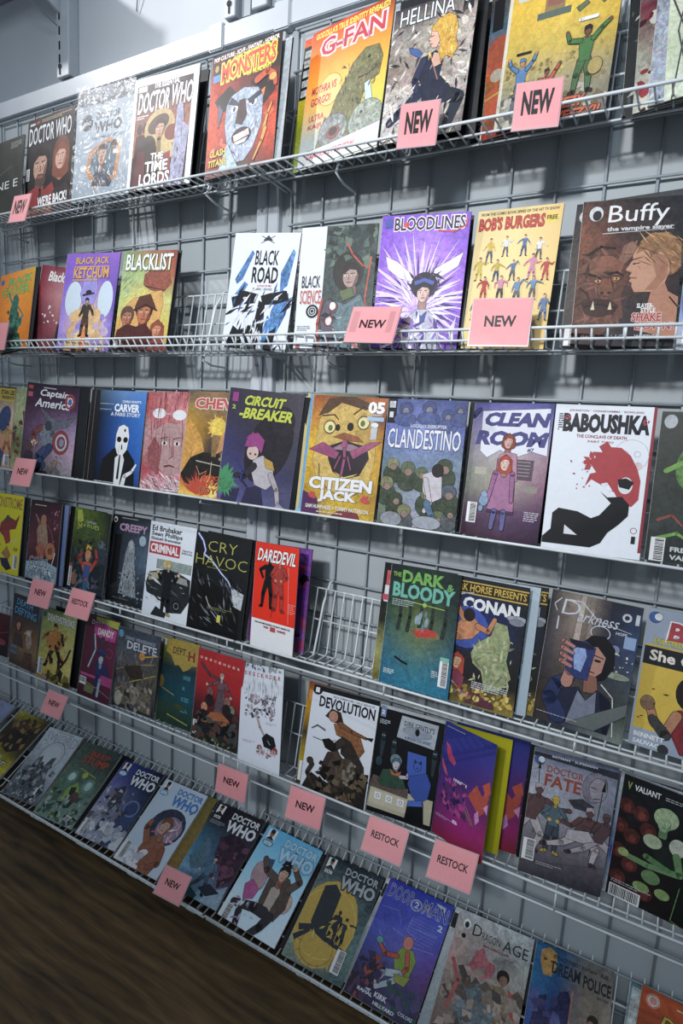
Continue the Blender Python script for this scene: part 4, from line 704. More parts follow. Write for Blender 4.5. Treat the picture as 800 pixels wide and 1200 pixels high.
def c_e1(a):
    a.bg(['ccc428 c8c028'], .06); a.t(4, 6, 92, 22, 'MONSTROME', 'a87820', '6c3c18', .0, .02); a.p([30,60, 50,44, 78,50, 90,38, 80,66, 62,70, 40,84, 26,76], '8c2820', .4); a.e(52, 48, 6, None, '38544c'); a.p([34,74, 60,70, 66,94, 52,100], 'a02c20')
    a.s([26,70, 20,96, 34,104], 3, 2, '3c1818'); a.p([40,120, 56,104, 70,120, 62,132], 'a87838', .4); a.p([36,130, 60,128, 76,146, 60,152, 44,144], '241c44', .3); a.s([64,94, 88,86, 74,100], 1.2, 1.2, 'd8d4b0'); a.bar(80, 118, 14, 28, True); a.tl(78, 104, 14, 3, '3c3818')
def c_e2(a):
    a.bg(['1c1014 2c141c', '3a1c24 4c2430', '5c2c34 34181e', '3c181c 20101a', '241014 2c1418'], .4); a.tl(14, 8, 52, 1, 'c8c0bc', 1.6)
    a.p([26,60, 34,40, 52,34, 60,56, 66,80, 54,96, 34,90], '9c7c60', .4); a.e(46, 36, 9, 10, 'a86c4c'); a.p([28,92, 40,78, 56,86, 56,108, 38,112], 'a8583c', .5); a.e(74, 94, 16, 16, 'b06838', .5); a.e(74, 94, 7, 6, '7c3c24', .5); a.s([34,44, 20,28], 7, 5, '8c5c4c'); a.s([60,44, 76,60, 82,76], 4, 4, '6c4040')
    a.sc(30, 8, 20, 92, 120, '7c3438 4c1c24 a05048', 1, 3, 's', asp=2.4); a.sc(8, 80, 12, 94, 60, 'c87c98', 1, 2, 'e'); a.p([0,154, 0,122, 60,114, 100,122, 100,154], '8ca8b8', .5); a.sc(26, 2, 130, 98, 152, 'b8ccd4 4c6878 6c8c9c', 2, 5, 'p')
    a.t(10, 110, 60, 18, 'GODS', '181a20', 'c8d0d8', .03, -.005); a.s([90,96, 86,112, 82,122], 2.4, 1, 'dce0e4'); a.t(8, 130, 84, 15, 'SAINTS', '181a20', 'c8d0d8', .03, -.005)
def c_blue(a): a.bg(['5c6c94 7484ac', '4c5c84 6474a0', '5c6890 7080a8'], .1)
def c_e3(a):
    a.bg(['5c7420 3c4c20 14181c', '44541c 4c5c20 20281c', '242e22 1c2420 20282c', '1c2428 182024 142028', '20262c 24303c 2c3440'], .6)
    a.p([6,4, 20,2, 26,22, 10,30], 'a0a830', .4); a.t(12, 26, 64, 14, 'MARVEL', '8c9c34', '2c3818', .06, .03); a.t(34, 20, 28, 5, 'CAPTAIN', '8c98a0'); a.p([6,46, 30,32, 70,34, 84,52, 70,46, 30,46], '3c5024', .6)
    a.sc(60, 4, 50, 96, 150, '2c3c34 3c5050 14181c 485c68 243430', 2, 6, 'p'); a.e(82, 58, 8, 9, '4c5c68', .5); a.p([70,66, 96,64, 98,92, 76,92], '2c3844', .4)
    a.face(50, 84, 9, 'c08468', 'c8842c', '8c5040'); a.burst(50, 72, 8, 3, 13, 'd0a038', 3, 200, 340); a.p([32,98, 46,94, 60,94, 68,104, 58,116, 42,116], 'b84c20', .2); a.p([42,100, 60,100, 58,154, 44,154], '28508c', .2); a.s([66,100, 76,86, 70,70], 8, 6, 'a83028'); a.s([34,98, 24,90, 34,80], 8, 6, '9c3028'); a.r(48, 124, 8, 5, 'b83828')
    a.e(16, 130, 9, 12, '9c5438', .5); a.sc(20, 8, 120, 94, 152, '5c5468 443c5c 4c6c6c', 2, 5, 'p'); a.bar(1, 108, 8, 38, True); a.r(1, 104, 8, 6, '9c3830')
def c_e4(a):
    a.bg(['14161a 1a1e24 20262c', '101418 2a323c 3c4c5c', '14181e 303844 4c6074', '14181c 2a3038 2c3440', '0e1014 1c2024 1c2228'], .5); a.e(9, 9, 5.4, None, 'c0c4c8'); a.e(9, 10, 3, None, '1a1c20'); a.tl(26, 4, 62, 1, 'a0a8b0'); a.t(22, 14, 74, 14, 'CREEPY', 'a884a8', '241c2c', .03, .04)
    a.e(86, 40, 9, None, '8ca4b8', .2); a.p([8,130, 12,36, 30,34, 28,120], '080a0c', .1); a.p([34,140, 44,70, 50,46, 58,40, 66,48, 70,80, 82,142], '7c8690', .7); a.e(57, 52, 5, 8, '9ca4ac', .5); a.sc(60, 38, 60, 78, 142, '98a2aa 5c6670 3c444c', .8, 2.6, 's', (70, 110), 3); a.sc(40, 30, 100, 98, 150, '4c5c68 8c98a0 2c343c', .8, 2.4, 'p'); a.tl(20, 148, 60, 1, '70787c')
def c_e5(a):
    a.bg(['c2cad4 c8d0d8'], .03); a.t(4, 6, 66, 9, 'Ed Brubaker', '14181e', b=.03); a.t(4, 16, 68, 9, 'Sean Phillips', '14181e', b=.03); a.t(4, 25, 66, 5, 'Elizabeth Breitweiser', '343a42')
    a.r(2, 33, 68, 20, 'b02834', .05); a.t(5, 36, 62, 14, 'CRIMINAL', 'dde2e8', b=.03); a.t(73, 38, 22, 3, 'TENTH', '3c444c'); a.t(73, 42, 24, 3, 'SPECIAL', '3c444c')
    a.r(22, 60, 76, 16, '7c8c88', .4); [a.s([24,62+i*3.4, 98,63+i*3.4], .5, .5, 'a8b4b0') for i in range(4)]; a.e(44, 66, 7, 6, 'b4a058')
    a.p([2,104, 8,84, 40,76, 70,76, 98,84, 100,118, 86,140, 60,144, 40,128, 6,118], '22282c', .5); a.p([6,86, 38,80, 38,92, 8,98], 'a09c80', .2); a.p([58,80, 90,84, 94,94, 58,92], '8c9088', .2); a.sc(30, 6, 90, 96, 130, '101418 8c9498 c0c8cc 4c5458', 1, 4, 's', (0, 30), 3); a.e(74, 130, 8, 9, '14181c'); a.ring(74, 130, 5, 1, '8c949c')
    a.man(50, 104, 82, '16191e', '16191e', 'c0a880', 'b09c50', (28, 150, -28, -150), (5, 2, -5, -2)); a.p([20,154, 30,138, 54,146, 52,154], '22282c')
def c_e6(a):
    a.bg(['15171a 1a1d20', '101214 16191c', '0e1012 14171a'], .3); a.p([0,154, 0,56, 20,66, 60,84, 90,96, 94,154], '0c0e10', .2); a.sc(110, 4, 64, 90, 140, '08090a 3c4248 6c747c 1c2024 0a0c0e', .8, 3.4, 's', (20, 80), 3.4)
    a.p([72,76, 96,84, 94,108, 80,104], 'a8b0b8', .5); a.s([4,4, 14,14, 20,28, 18,34, 34,42, 52,58, 66,68, 78,84], 4, 2.6, '4c68b0'); a.s([4,4, 14,14, 20,28, 18,34, 34,42, 52,58, 66,68, 78,84], 1.4, 1, 'e0e4f4'); a.s([30,98, 40,116, 56,130], 1.4, 1, 'a8b0b8')
    a.t(24, 12, 52, 16, 'CRY', 'a8a838', b=-.015); a.t(4, 34, 92, 16, 'HAVOC', 'a8a838', b=-.015); a.tl(26, 52, 50, 1, '8c8c38', 1); a.tl(34, 112, 46, 2, '7c7c30', 1); a.r(54, 122, 6, 11, 'c8c428', .02)
def c_e7(a):
    a.bg(['c03024 c83424', 'c83020 cc3020', 'c43020 c82c20'], .05); a.r(0, 134, 100, a.H-134, 'd6dadf', .03)
    a.man(34, 66, 84, '14181c', '16181c', '14181c', '14181c', (60, 10, -62, 30), (12, 2, -16, -4), 5); a.man(60, 66, 86, 'a02c22', 'a42c20', 'c87858', '8c241c', (26, -60, -34, 50), (10, 2, -9, 0), 0, 1.1); a.s([44,62, 52,66], 2, 3, '5c2430'); a.s([80,36, 86,130], 1.2, 1, 'd89088'); a.s([44,52, 50,100, 46,126], .8, .8, '6c1c18')
    a.t(6, 10, 88, 22, 'DAREDEVIL', 'e0e2e4', '5c1c1c', .03, .02, sk=4); a.tl(84, 96, 12, 6, 'd8a8a0', .8, 3); a.t(8, 138, 84, 3, 'THE AUTOBIOGRAPHY OF MATT MURDOCK', '2c3038'); a.t(30, 143, 12, 4, 'WAID', 'a82c34'); a.r(46, 142, 12, 8, 'b83838', .3); a.t(62, 144, 20, 4, 'SAMNEE', 'a82c34')
def c_e8(a): a.bg(['5c3480 6c4490', '3c1c44 5c2c7c', '441c3c 6c3c80', '5c3068 7c5890'], .4); a.sc(20, 50, 10, 98, 150, '8c1c5c 2c1428 a02c64 1c1018', 2, 7, 'p')
def c_e9(a):
    a.bg(['14181a 1c2022', '181c1c 20241c', '20241c 2c2c1c', '8c8c5c 3c3c28', '5c5820 6c642c'], .4); a.t(5, 10, 12, 30, 'E', 'c04048'); a.t(4, 30, 8, 22, 'I', 'c8ccd0'); a.r(2, 42, 8, 8, 'b03850')
def c_e10(a):
    a.bg(['182024 20302c 1a2424', '1c2a2a 24342c 1c2828', '2c4438 54603c 24383c', '34585c 5c6c4c 2c4c58', '2c5c74 3c6c74 2c5c78', '245c78 2c7088 2c6884'], .4)
    for x in (20, 34, 50, 66, 84): a.s([x,24, x+1,66, x-1,84], 4, 6, '26342e', .5)
    a.e(58, 84, 22, 7, '6c6c48', .4); a.p([42,84, 56,76, 74,78, 76,84, 60,88, 48,90], 'b82c20', .3); a.sc(8, 42, 58, 66, 78, '7c98a4 5c7484', 1.5, 3, 'e', (80, 100), 2.4); a.s([20,122, 30,126, 38,128], 3, 3, '14181a')
    a.t(4, 9, 12, 6, 'THE', '7cac3c'); a.t(18, 5, 60, 16, 'DARK', '6cac4c', '28402c', .04, .04); a.t(82, 14, 10, 10, '&', '5ca050'); a.t(6, 22, 88, 20, 'BLOODY', '5cac98', '24443c', .04, .04, sk=0); a.s([26,45, 82,48], 1.2, 1.2, '8cb444'); a.e(54, 46.6, 3, None, '8cb444'); a.tl(7, 45, 30, 4, 'a0b0b0', 1); a.bar(84, 112, 12, 34, True); a.r(84, 108, 12, 5, '6cb49c'); a.tl(5, 140, 16, 3, 'b8c8cc'); a.tl(74, 128, 8, 4, 'b0c0c4')
def c_e11(a):
    a.bg(['15181c 1a1c20', '1c2a5c 181c20', '243c8c 1c2024', '1c1c24 202224', '241e20 1c1c1e', '5c542c 84743c'], .3)
    a.r(0, 6, 100, 14, '2a2410'); a.r(0, 5, 100, 1.6, 'c0a02c'); a.r(0, 19, 100, 1.6, 'c0a02c'); a.t(2, 8, 96, 9, 'DARK HORSE PRESENTS', 'c8a830', b=.02); a.e(6, 32, 6, 8, 'b8bcc0'); a.e(6, 33, 3, 4, '1c1c20'); a.t(22, 24, 70, 16, 'CONAN', 'd4d8dc', '1c2030', .03, .05)
    a.e(30, 62, 28, 26, '2c48a0', .3); a.s([14,24, 24,20, 34,18], 2, 1, 'a8b0b8'); a.p([14,66, 26,48, 40,50, 50,60, 40,74, 22,80], 'b8784c', .4); a.s([26,52, 16,38, 16,26], 7, 5, 'b8784c'); a.s([44,58, 58,62, 64,46], 7, 5, 'b8784c'); a.e(32, 46, 7, 8, '241c1c'); a.s([20,76, 6,82, 2,92], 8, 6, 'a86c44')
    a.p([40,92, 46,78, 62,66, 66,48, 80,50, 86,70, 84,92, 92,112, 80,130, 62,134, 56,112, 44,104], '8a9668', .5); a.sc(36, 44, 66, 90, 128, 'a4ac80 6c7850 b4b890', 1.5, 4, 's', asp=2); a.e(90, 40, 12, 4, '8c94a0', .3); a.e(90, 44, 9, 4, '747c88')
    a.face(24, 106, 8, 'c8946c', 'a83820', '94603c', 1.4); a.p([14,122, 26,116, 36,124, 34,140, 18,138], '7c3048', .2); a.s([18,134, 34,146, 46,142], 9, 6, 'c08c64'); a.p([40,154, 50,126, 60,132, 76,150, 76,154], '5c2c40', .3); a.sc(70, 0, 134, 100, 153, 'b8a034 8c7428 d0bc54 5c4c20', 1, 2.6, 'e'); a.sc(8, 8, 134, 40, 150, 'a83828 3c5ca8', 1, 2, 'e'); a.p([0,90, 8,84, 14,104, 4,112], '8c98a4', .5); a.tl(46, 126, 44, 4, 'b8c0c0', 1.2)
def c_e12(a):
    a.bg(['a0b0bc a0b0bc'], .05); a.L += 1; a.r(0, 3, 88, 60, '1c2028', .4); a.r(0, 66, 88, 42, '24303a', .5); a.r(0, 112, 88, 40, '243440', .4); a.sc(16, 60, 60, 86, 108, '7c4c3c 3c5c6c a0705c', 2, 4, 'p')
def c_e13(a):
    a.bg(['20222c 8c8074 20242e 262c3c', '2a2c34 7c7068 242834 2c3c58', '30303a 6c6058 2a2c38 34405c', '2c2c34 4c443e 2c3038 40484c', '30281f 3c3530 3a3c3c 343834', '38302a 2c3040 5c6468 6c7470'], .25)
    a.p([34,0, 40,0, 38,90, 30,90], 'a89c90', .3); a.p([46,0, 50,0, 50,60, 46,60], '84786c', .3); a.r(86, 36, 12, 14, '7c98c0', .1); a.e(78, 54, 5, None, '6c7c9c', .2); a.sc(12, 68, 56, 98, 80, 'a8b4b4 c0c4b8', .5, 1.4, 'e'); a.e(84, 84, 14, 4, '7c8878', .4)
    a.t(14, 8, 20, 18, 'D', 'b8c0cc', b=-.01, sk=2); a.s([12,8, 5,16, 9,24], 1.4, .8, 'b8c0cc'); a.s([22,8, 36,8, 56,26, 92,32], 1.6, .5, 'b8c0cc'); a.t(32, 18, 44, 13, 'arkness', 'b8c0cc', b=.0, sk=4); a.ring(60, 39, 8, 1, 'b8c0cc', 1.3); a.e(85, 15, 5, None, 'b0b8c4'); a.e(85, 15, 2.6, None, '242834'); a.r(94, 9, 4, 12, 'b0b8c4'); a.t(76, 33, 12, 3.6, 'HOPE', 'a8b0bc'); a.r(11, 30, 1.6, 16, 'b8c0cc')
    a.p([44,54, 52,44, 66,42, 78,54, 80,76, 72,92, 64,96, 54,84, 46,78], '14161c', .2); a.p([48,58, 60,56, 70,66, 68,84, 60,94, 52,88, 46,76], 'a87868', .15); a.e(62, 72, 3.4, 1.2, '1c1a1c'); a.s([56,66, 68,68], 1.4, 1, '1c1618'); a.s([52,86, 60,87], 2.2, 1.6, '6c3434'); a.p([50,90, 64,92, 68,110, 52,112], '845848', .15)
    a.p([18,154, 22,124, 28,116, 46,108, 56,122, 66,106, 80,112, 88,126, 84,154], '20263c', .3); a.p([46,112, 56,122, 66,108, 70,154, 38,154], '6c7488', .2); a.p([84,154, 82,116, 70,108, 72,120, 80,154], '14182a')
    a.s([28,148, 16,130, 20,112, 34,100], 20, 13, '24325c'); a.s([32,106, 34,92, 30,80], 13, 10, 'a87468'); a.p([30,60, 46,52, 58,58, 54,98, 40,98, 28,90], '26346c', .3); a.p([34,64, 46,58, 50,70, 46,90, 38,88], '7c98cc', .3); a.p([28,54, 40,54, 54,56, 56,60, 34,62], '1c2038')
    for i in range(4): a.s([22,58+i*8, 34,62+i*8], 5, 4, 'a8706a')
    a.s([70,98, 84,110, 90,154], 1.2, 1, 'c8c8c0'); a.p([40,154, 70,132, 100,112, 100,126, 70,154], '5c6464', .1); a.tl(4, 149, 64, 1, 'a8b0b0', .8)
def c_e14(a):
    a.bg(['8c98a8 808c9c'], .05); a.r(2, 40, 98, 94, 'c8a818', .08); a.e(8, 10, 6, None, '2c58a0'); a.e(11, 9, 4, None, 'd0d8dc'); a.t(22, 12, 70, 22, 'Bomb', 'a82c38', 'd8dce0', .05, .04, sk=2); a.t(48, 8, 22, 4, 'DC COMICS', 'd0d4d8'); a.t(10, 32, 28, 6, 'ENLISTED', 'c8c020', '2c3038', .04)
    a.r(2, 42, 98, 20, '1c2028', .05); a.t(8, 45, 84, 12, 'She Cantina', 'd4cfc0', b=.03); a.e(52, 84, 14, 18, '201c1c', .3); a.face(56, 88, 10, 'b8805c', '3c2420', '845038'); a.e(52, 74, 6, 5, 'b87c3c'); a.p([36,126, 42,104, 60,100, 76,110, 84,150, 50,150], '7c1c28', .3); a.p([46,102, 60,108, 56,114], 'd8d4cc'); a.s([42,110, 34,132, 22,124, 16,108], 10, 8, 'a87450'); a.s([34,134, 20,120], 11, 9, '3c3c3c'); a.e(13, 104, 7, 8, '7c5c44', .5); a.sc(10, 6, 78, 34, 130, '2c2c2c', 1, 2, 's'); a.t(4, 138, 30, 5, 'BENNETT', 'd8dce0'); a.t(4, 146, 30, 5, 'SAUVAGE', 'd8dce0'); a.e(34, 150, 5, None, '2c3034')
def c_f1(a): a.bg(['3c1c24 4c2028', '5c2430 34161c', '2a1418 3c1820'], .5); a.r(0, 84, 100, 50, '2c2428', .3); a.s([40,60, 98,44], 3, 2, '8c2c38'); a.e(70, 76, 20, 8, '8c3848', .4)
def c_f2(a):
    a.bg(['22262c 262a30', '20242c 2a2c30', '4c3830 6c5038', '64503c 84684c', '3c3434 4c3c34'], .3); a.t(14, 8, 60, 14, 'DEATH', '3c98cc', b=.01, sk=2, sl=4); a.t(8, 26, 82, 16, 'DEFYING', '3c98cc', b=.01, sk=2, sl=4); a.e(28, 62, 16, 16, '54342c', .5); a.face(28, 66, 10, 'b07c60', '4c2c24', '7c4c38', .6); a.p([10,110, 14,84, 40,84, 50,112], '4c3430', .5); a.p([50,80, 76,84, 80,66, 60,70], 'b0885c', .4); a.e(70, 92, 12, 18, '9c8478', .5); a.e(68, 76, 8, 6, 'b8b4ac'); a.p([56,120, 84,116, 84,154, 50,154], '5c4038', .5); a.t(4, 112, 24, 7, 'AARON', '3c8cb8'); a.t(4, 124, 24, 7, 'MARION', '3c8cb8')
def c_f3(a):
    a.bg(['6c7c48 7c8c58', '748048 9c9c5c', '8c8c50 b0a868', 'a89c4c c0b46c', '9c8430 b0a054'], .4); a.t(16, 10, 80, 15, 'DEATHSTROKE', 'c8ccd0', '2c3430', .04, .02); a.e(6, 14, 5, None, '2c4c5c')
    a.man(48, 74, 88, '9c5c1c', '20201c', 'b8702c', '241c18', (50, 140, -60, -40), (30, 0, -30, -20), -10, 1.4); a.p([26,46, 60,40, 70,60, 60,80, 34,84, 20,66], 'b0701c', .5); a.sc(26, 22, 44, 74, 110, '20201c b87420 3c2c18', 2, 5, 'p'); a.s([70,110, 84,90, 92,70], 4, 3, '20201c'); a.p([50,154, 66,112, 78,120, 72,154], '24221e', .4); a.sc(20, 0, 120, 100, 152, 'c8b45c 7c7028 4c441c', 3, 8, 'p'); a.bar(3, 104, 14, 34, True); a.e(26, 142, 7, None, 'b07c8c')
def c_f4(a):
    a.bg(['44202c 54283c', '4c2030 5c2840', '441c2c 4c2038'], .15); a.p([30,2, 100,2, 100,16, 60,14, 30,8], 'a8b428'); a.t(18, 10, 50, 9, 'DANDY', 'c8b0b8', b=.03); a.p([26,16, 60,12, 96,20, 94,42, 56,44, 30,36], 'b82c84', .2); a.t(40, 22, 48, 14, 'DANDY', 'dcd0d8', '6c1c44', .03, .04)
    a.s([24,104, 40,66, 32,38], 4, 4, '9cb8d0'); a.e(58, 46, 7, 8, '3c3848'); a.s([74,40, 88,56, 80,76, 92,90], 3, 2.4, '6c2448'); a.ring(82, 66, 9, 2, '943c60'); a.p([44,90, 60,84, 78,94, 90,110, 70,118, 56,124, 48,110], '282c64', .3); a.face(60, 82, 9, 'a8b4c4', '283068', '7484a0'); a.p([44,74, 54,60, 74,64, 72,72, 58,68], '28346c')
    a.r(4, 118, 96, 5, 'b83880'); a.r(66, 112, 34, 18, 'a82c74', .3); a.s([56,120, 50,140, 60,152], 10, 7, '24285c'); a.s([64,124, 62,154], 8, 7, '8ca0bc'); a.s([4,132, 60,140, 98,150], 1.6, 1, 'a08c3c'); a.p([20,154, 22,138, 52,140, 48,154], '6c7444'); a.bar(4, 126, 20, 15)
def c_f5(a):
    a.bg(['343c48 3c4450', '484e58 3c424c', '545458 4c4a48', '3c3a3c 545048', '5c5c60 3c3c3c', '2c3034 24282c'], .5); a.t(20, 14, 70, 6, 'DEAD VENGEANCE', '8c98a8'); a.t(24, 22, 70, 15, 'DELETE', 'b8c0cc', '3c4450', .03, .03); a.e(8, 12, 6, 7, '4c90b8')
    a.sc(60, 4, 30, 96, 120, '6c7078 2c2c30 84807c 4c4c50', 1, 3, 's', (60, 120), 5); a.s([6,118, 40,96, 96,72], 1.6, 1.6, 'b8a030'); a.s([4,80, 60,60, 96,52], 1.4, 1.4, 'a89030'); a.s([60,46, 98,36], 3, 1.4, 'c8a030'); a.e(62, 44, 7, None, 'c8842c', .4); a.p([20,72, 60,60, 70,84, 40,92], '3c3028', .5); a.p([14,140, 24,100, 56,96, 90,110, 94,146], '6c6454', .6); a.sc(30, 10, 96, 94, 146, '8c8474 343034 a09884 54505c', 2, 6, 'p'); a.e(14, 132, 9, 14, 'a8a894', .4); a.tl(10, 149, 80, 1, 'b0b8b8', 1.6)
def c_f6(a):
    a.bg(['8c8034 a89438', '4c5430 6c6430', '1c3034 20343c', '1c3840 1c4454', '1c3c40 1c4858', '2c4030 203c38', '24382c 1c3430'], .25); a.r(2, 3, 9, 12, 'b8c0c0', .3); a.p([14,4, 100,4, 100,40, 84,42, 76,50, 62,56, 50,46, 38,48, 26,32, 12,26], 'a89030', .3); a.t(30, 14, 38, 13, 'DEPT.', '3a2c1c', b=.01); a.t(72, 16, 18, 18, 'H', '8c3020', b=.04)
    for i, q in enumerate(('UNDER', 'A', 'ICES', 'SEA.')): a.t(64, 62+i*20, 20 if i != 1 else 8, 8, q, '3c8c9c')
    a.s([10,96, 44,104], 1, 1, 'c8a838'); a.p([40,122, 56,116, 80,124, 74,128, 52,126], '3c4c28'); a.s([30,142, 86,150], 1.6, 1.6, 'b8b830'); a.e(4, 84, 10, 12, '6c5c28', .4)
def c_f7(a):
    a.bg(['9c2c30 a43034', 'a02c30 9c2c30', '8c2a2e 94282c', '4c2028 5c2428', '2c2024 2c2c28', '2c3028 242c24'], .12)
    for i, c in enumerate('DESCENDER'): a.t(6+i*10, 12+i*.4, 5, 4, c, 'd8c8b0')
    a.man(56, 70, 72, '6c4c54', '4c343c', 'c0a8a0', 'a88c84', (40, 30, -60, -80), (14, 4, -12, -4)); a.s([10,24, 30,40, 52,42], 4, 3, '54404c'); a.p([44,110, 50,60, 64,58, 72,110], '5c4850', .5)
    for x, y, c in ((24,96,'c07c5c'),(34,68,'7c4c4c'),(82,88,'6c7c5c'),(92,100,'4c3034'),(14,112,'5c3438'),(72,76,'8c5c54')): a.e(x, y, 7, 8, c, .5); a.e(x, y+14, 9, 10, '2c2024', .5)
    a.p([20,122, 40,100, 60,96, 80,106, 84,130, 60,116, 40,120], 'a05c30', .4); a.sc(80, 4, 112, 98, 150, '20242a 3c4448 4c5048 5c3c34 14181a', 2, 6, 'p'); a.sc(20, 6, 142, 96, 152, '8c9c5c 2c3428', 1.5, 4, 's'); a.bar(3, 122, 8, 24, True)
def c_f8(a):
    a.bg(['c4ccd8 c8d0da', 'ccd2dc c8ced8'], .03); a.sc(40, 4, 0, 96, 8, '54606c 8c98a4', .8, 3, 'p')
    for i, c in enumerate('DESCENDER'): a.t(7+i*10, 14, 5.6, 7, c, 'a83c44')
    a.sc(60, 10, 20, 90, 62, '8c98a8 5c6c80 b08c8c 3c4858', .6, 1.2, 's', (75, 105), 8); a.sc(110, 10, 52, 84, 92, '6c6c7c 3c3c48 a8a4ac 84747c b4b0b8', 1, 3.4, 'p'); a.s([40,84, 50,106, 64,122], 6, 4, 'a89498'); a.p([56,124, 66,114, 84,118, 90,132, 80,140, 62,138], '1c2024', .1); a.s([70,126, 76,132], 1, 1, 'b8c0c8'); a.e(52, 140, 6, 4, 'a85054', .4); a.e(88, 140, 6, None, '8c3438', .3); a.sc(30, 46, 140, 94, 153, 'b8a8ac c0888c 6c5c64', 1, 3, 'p'); a.tl(10, 134, 26, 2, 'a86c70', .8); a.tl(64, 96, 24, 2, '8c949c', .8)
def c_f9(a):
    a.bg(['c4cad4 c8ced6'], .03); a.r(0, 0, 100, 7, '14171c'); a.e(7, 7, 7, 6, '14171c'); a.t(4, 3, 6, 7, '1', 'd8dce0'); a.t(32, 9, 62, 3, 'RICK REMENDER * PAUL RENAUD', '6c747c'); a.t(12, 13, 84, 16, 'DEVOLUTION', '14171c', b=.03)
    a.p([24,40, 32,28, 46,30, 52,44, 40,46], '2c2420', .4); a.e(36, 38, 7, 8, 'b07c64'); a.p([38,48, 52,44, 78,54, 88,74, 80,88, 60,66, 44,62], '84542c', .5); a.s([48,46, 66,52, 88,56], 7, 3, '7c4c28'); a.p([86,55, 98,53, 96,58], '1c1c1c'); a.p([52,62, 66,66, 90,96, 94,122, 84,124, 70,96, 54,86], '302a26', .4); a.s([54,70, 42,82, 56,98, 50,116], 11, 6, '38302a')
    a.s([6,62, 14,56, 26,60], 2, 3, '5c6068'); a.s([10,74, 30,76, 44,70], 1.4, 1, '5c6068')
    a.p([30,84, 24,74, 34,70, 46,76, 44,88], '1c1816', .3); a.p([36,90, 48,84, 62,96, 62,134, 40,130, 36,110], '4c3c34', .6); a.s([38,92, 32,110, 40,126], 8, 6, '3c302c'); a.e(64, 112, 16, 22, '4c4034', .6, 10); a.p([0,154, 8,134, 14,124, 24,128, 40,132, 60,128, 80,108, 98,104, 98,154], '2a2420', .6); a.sc(50, 20, 100, 98, 152, '5c4c38 3c342c 14120f 6c5c48', 2, 5, 'p'); a.s([14,112, 8,126, 16,138], 6, 5, '3c302c'); a.e(10, 108, 5, None, '3c302c')
    a.sc(16, 56, 96, 80, 150, '7c7468', 2, 3, 'e', asp=1)
def c_f9b(a): a.bg(['7c3c1c 1c1c1c', 'b08420 20201c', '3c3420 14161a', 'a8902c 20241c', '24241c 181a1c'], .3); a.r(3, 12, 8, 16, 'c8862c'); a.bar(2, 122, 16, 30, True)
def c_f10(a):
    a.bg(['0e1014 101216'], .1); a.r(0, 0, 100, 5, 'a8b0b8', .1); a.r(3, 2, 8, 16, '6c84b0'); a.t(4, 8, 5, 6, '2', 'e0e4e8'); a.tl(3, 22, 14, 3, 'a8b0b8'); a.p([36,9, 92,10, 90,46, 32,42], 'a0acb8', .05); a.t(41, 15, 46, 8, "DIRK GENTLY'S", '1c2024', b=.01, sl=1); a.e(62, 29, 22, 7, '8490a0', .2); a.e(62, 28, 3, 5, '14161a'); a.t(44, 37, 40, 4.6, 'A SPOON TOO SHORT', '2c4484')
    for x, y in ((12, 50), (30, 56), (92, 56)): a.s([x,y, x,y+26], 8, 4, '24343c'); a.e(x, y-5, 4, 5, '20303a'); a.e(x-1.5, y-5, .7, None, 'c0d0d8'); a.e(x+1.5, y-5, .7, None, 'c0d0d8')
    a.p([0,154, 2,122, 46,118, 98,118, 98,154], 'b0ac90', .1); a.p([0,122, 4,106, 60,112, 60,126, 2,124], '5c4c48', .3); a.r(2, 128, 60, 20, 'bcb89c', .1)
    for x in (10, 28, 46): a.r(x, 130, 10, 10, 'd8dce0', .05); a.ring(x+5, 135, 2.4, .8, '34383c')
    a.e(36, 76, 9, 9, '5c7480', .5); a.face(37, 82, 7, 'b0b4c0', '4c6470', '7c7c90'); a.p([12,114, 18,94, 34,90, 48,96, 56,112, 44,116, 20,118], '2c4c3c', .3); a.p([28,90, 36,96, 46,90, 44,98, 32,98], 'b85c34'); a.s([46,98, 56,96, 58,86], 5, 4, 'b0a8c0'); a.e(10, 84, 5, 7, '243c44')
    a.p([52,58, 80,58, 84,92, 60,100, 54,84], '2c54b0', .05); a.p([60,92, 84,82, 92,96, 90,116, 78,128, 66,120, 58,104], '2448a0', .1); a.p([62,128, 84,124, 88,154, 60,154], '0e1014'); a.p([62,128, 82,122, 84,130, 62,136], '3460bc'); a.ring(69, 76, 6.4, .8, '14244c', .9); a.p([63,72, 64,66, 68,70], '14244c'); a.p([75,72, 74,66, 70,70], '14244c'); a.e(69, 78, 1.2, None, '14244c')
def c_inf(a):
    a.bg(['283474 2c3478 283070', '34347c 303078 3c3880', '2c2c6c 382c6c 503068', '4c2864 5c2c68 5c2c5c', '5c2458 8c2870 8c2c64', '74203c 84243c 7c2c2c'], .1)
    a.tl(4, 6, 46, 1, 'b0b4d0', .9); a.p([6,30, 14,34, 22,46, 30,54, 28,60, 16,56, 10,44], 'b82c60', .2); a.p([2,56, 10,66, 18,80, 12,78, 4,68], 'b04050'); a.sc(50, 4, 84, 60, 128, '4c2458 2c1c54 8c2878 a82c7c', 1.6, 4.5, 'p'); a.t(30, 78, 26, 4.6, 'DIVINITY II', 'd0d4e8')
    a.p([60,92, 74,70, 86,82, 96,66, 98,80, 92,104, 84,112, 76,104], 'b04434', .2); a.p([84,66, 96,56, 100,72, 92,80], 'b84830', .2); a.p([76,112, 82,104, 86,118, 80,126], 'c07cb8'); a.p([90,96, 98,88, 98,104], 'c880b8'); a.s([58,114, 72,130], 1, .6, '6c9c3c'); a.s([62,112, 76,130], 1, .6, '84a83c'); a.t(38, 138, 10, 5, 'B', 'd8c8dc'); a.tl(4, 142, 30, 2, 'b0a0c0', .8)
def c_yel(a): a.bg(['8c8c1c a8a420', 'a8a41c aca820', 'a09c1c a4a020'], .04)
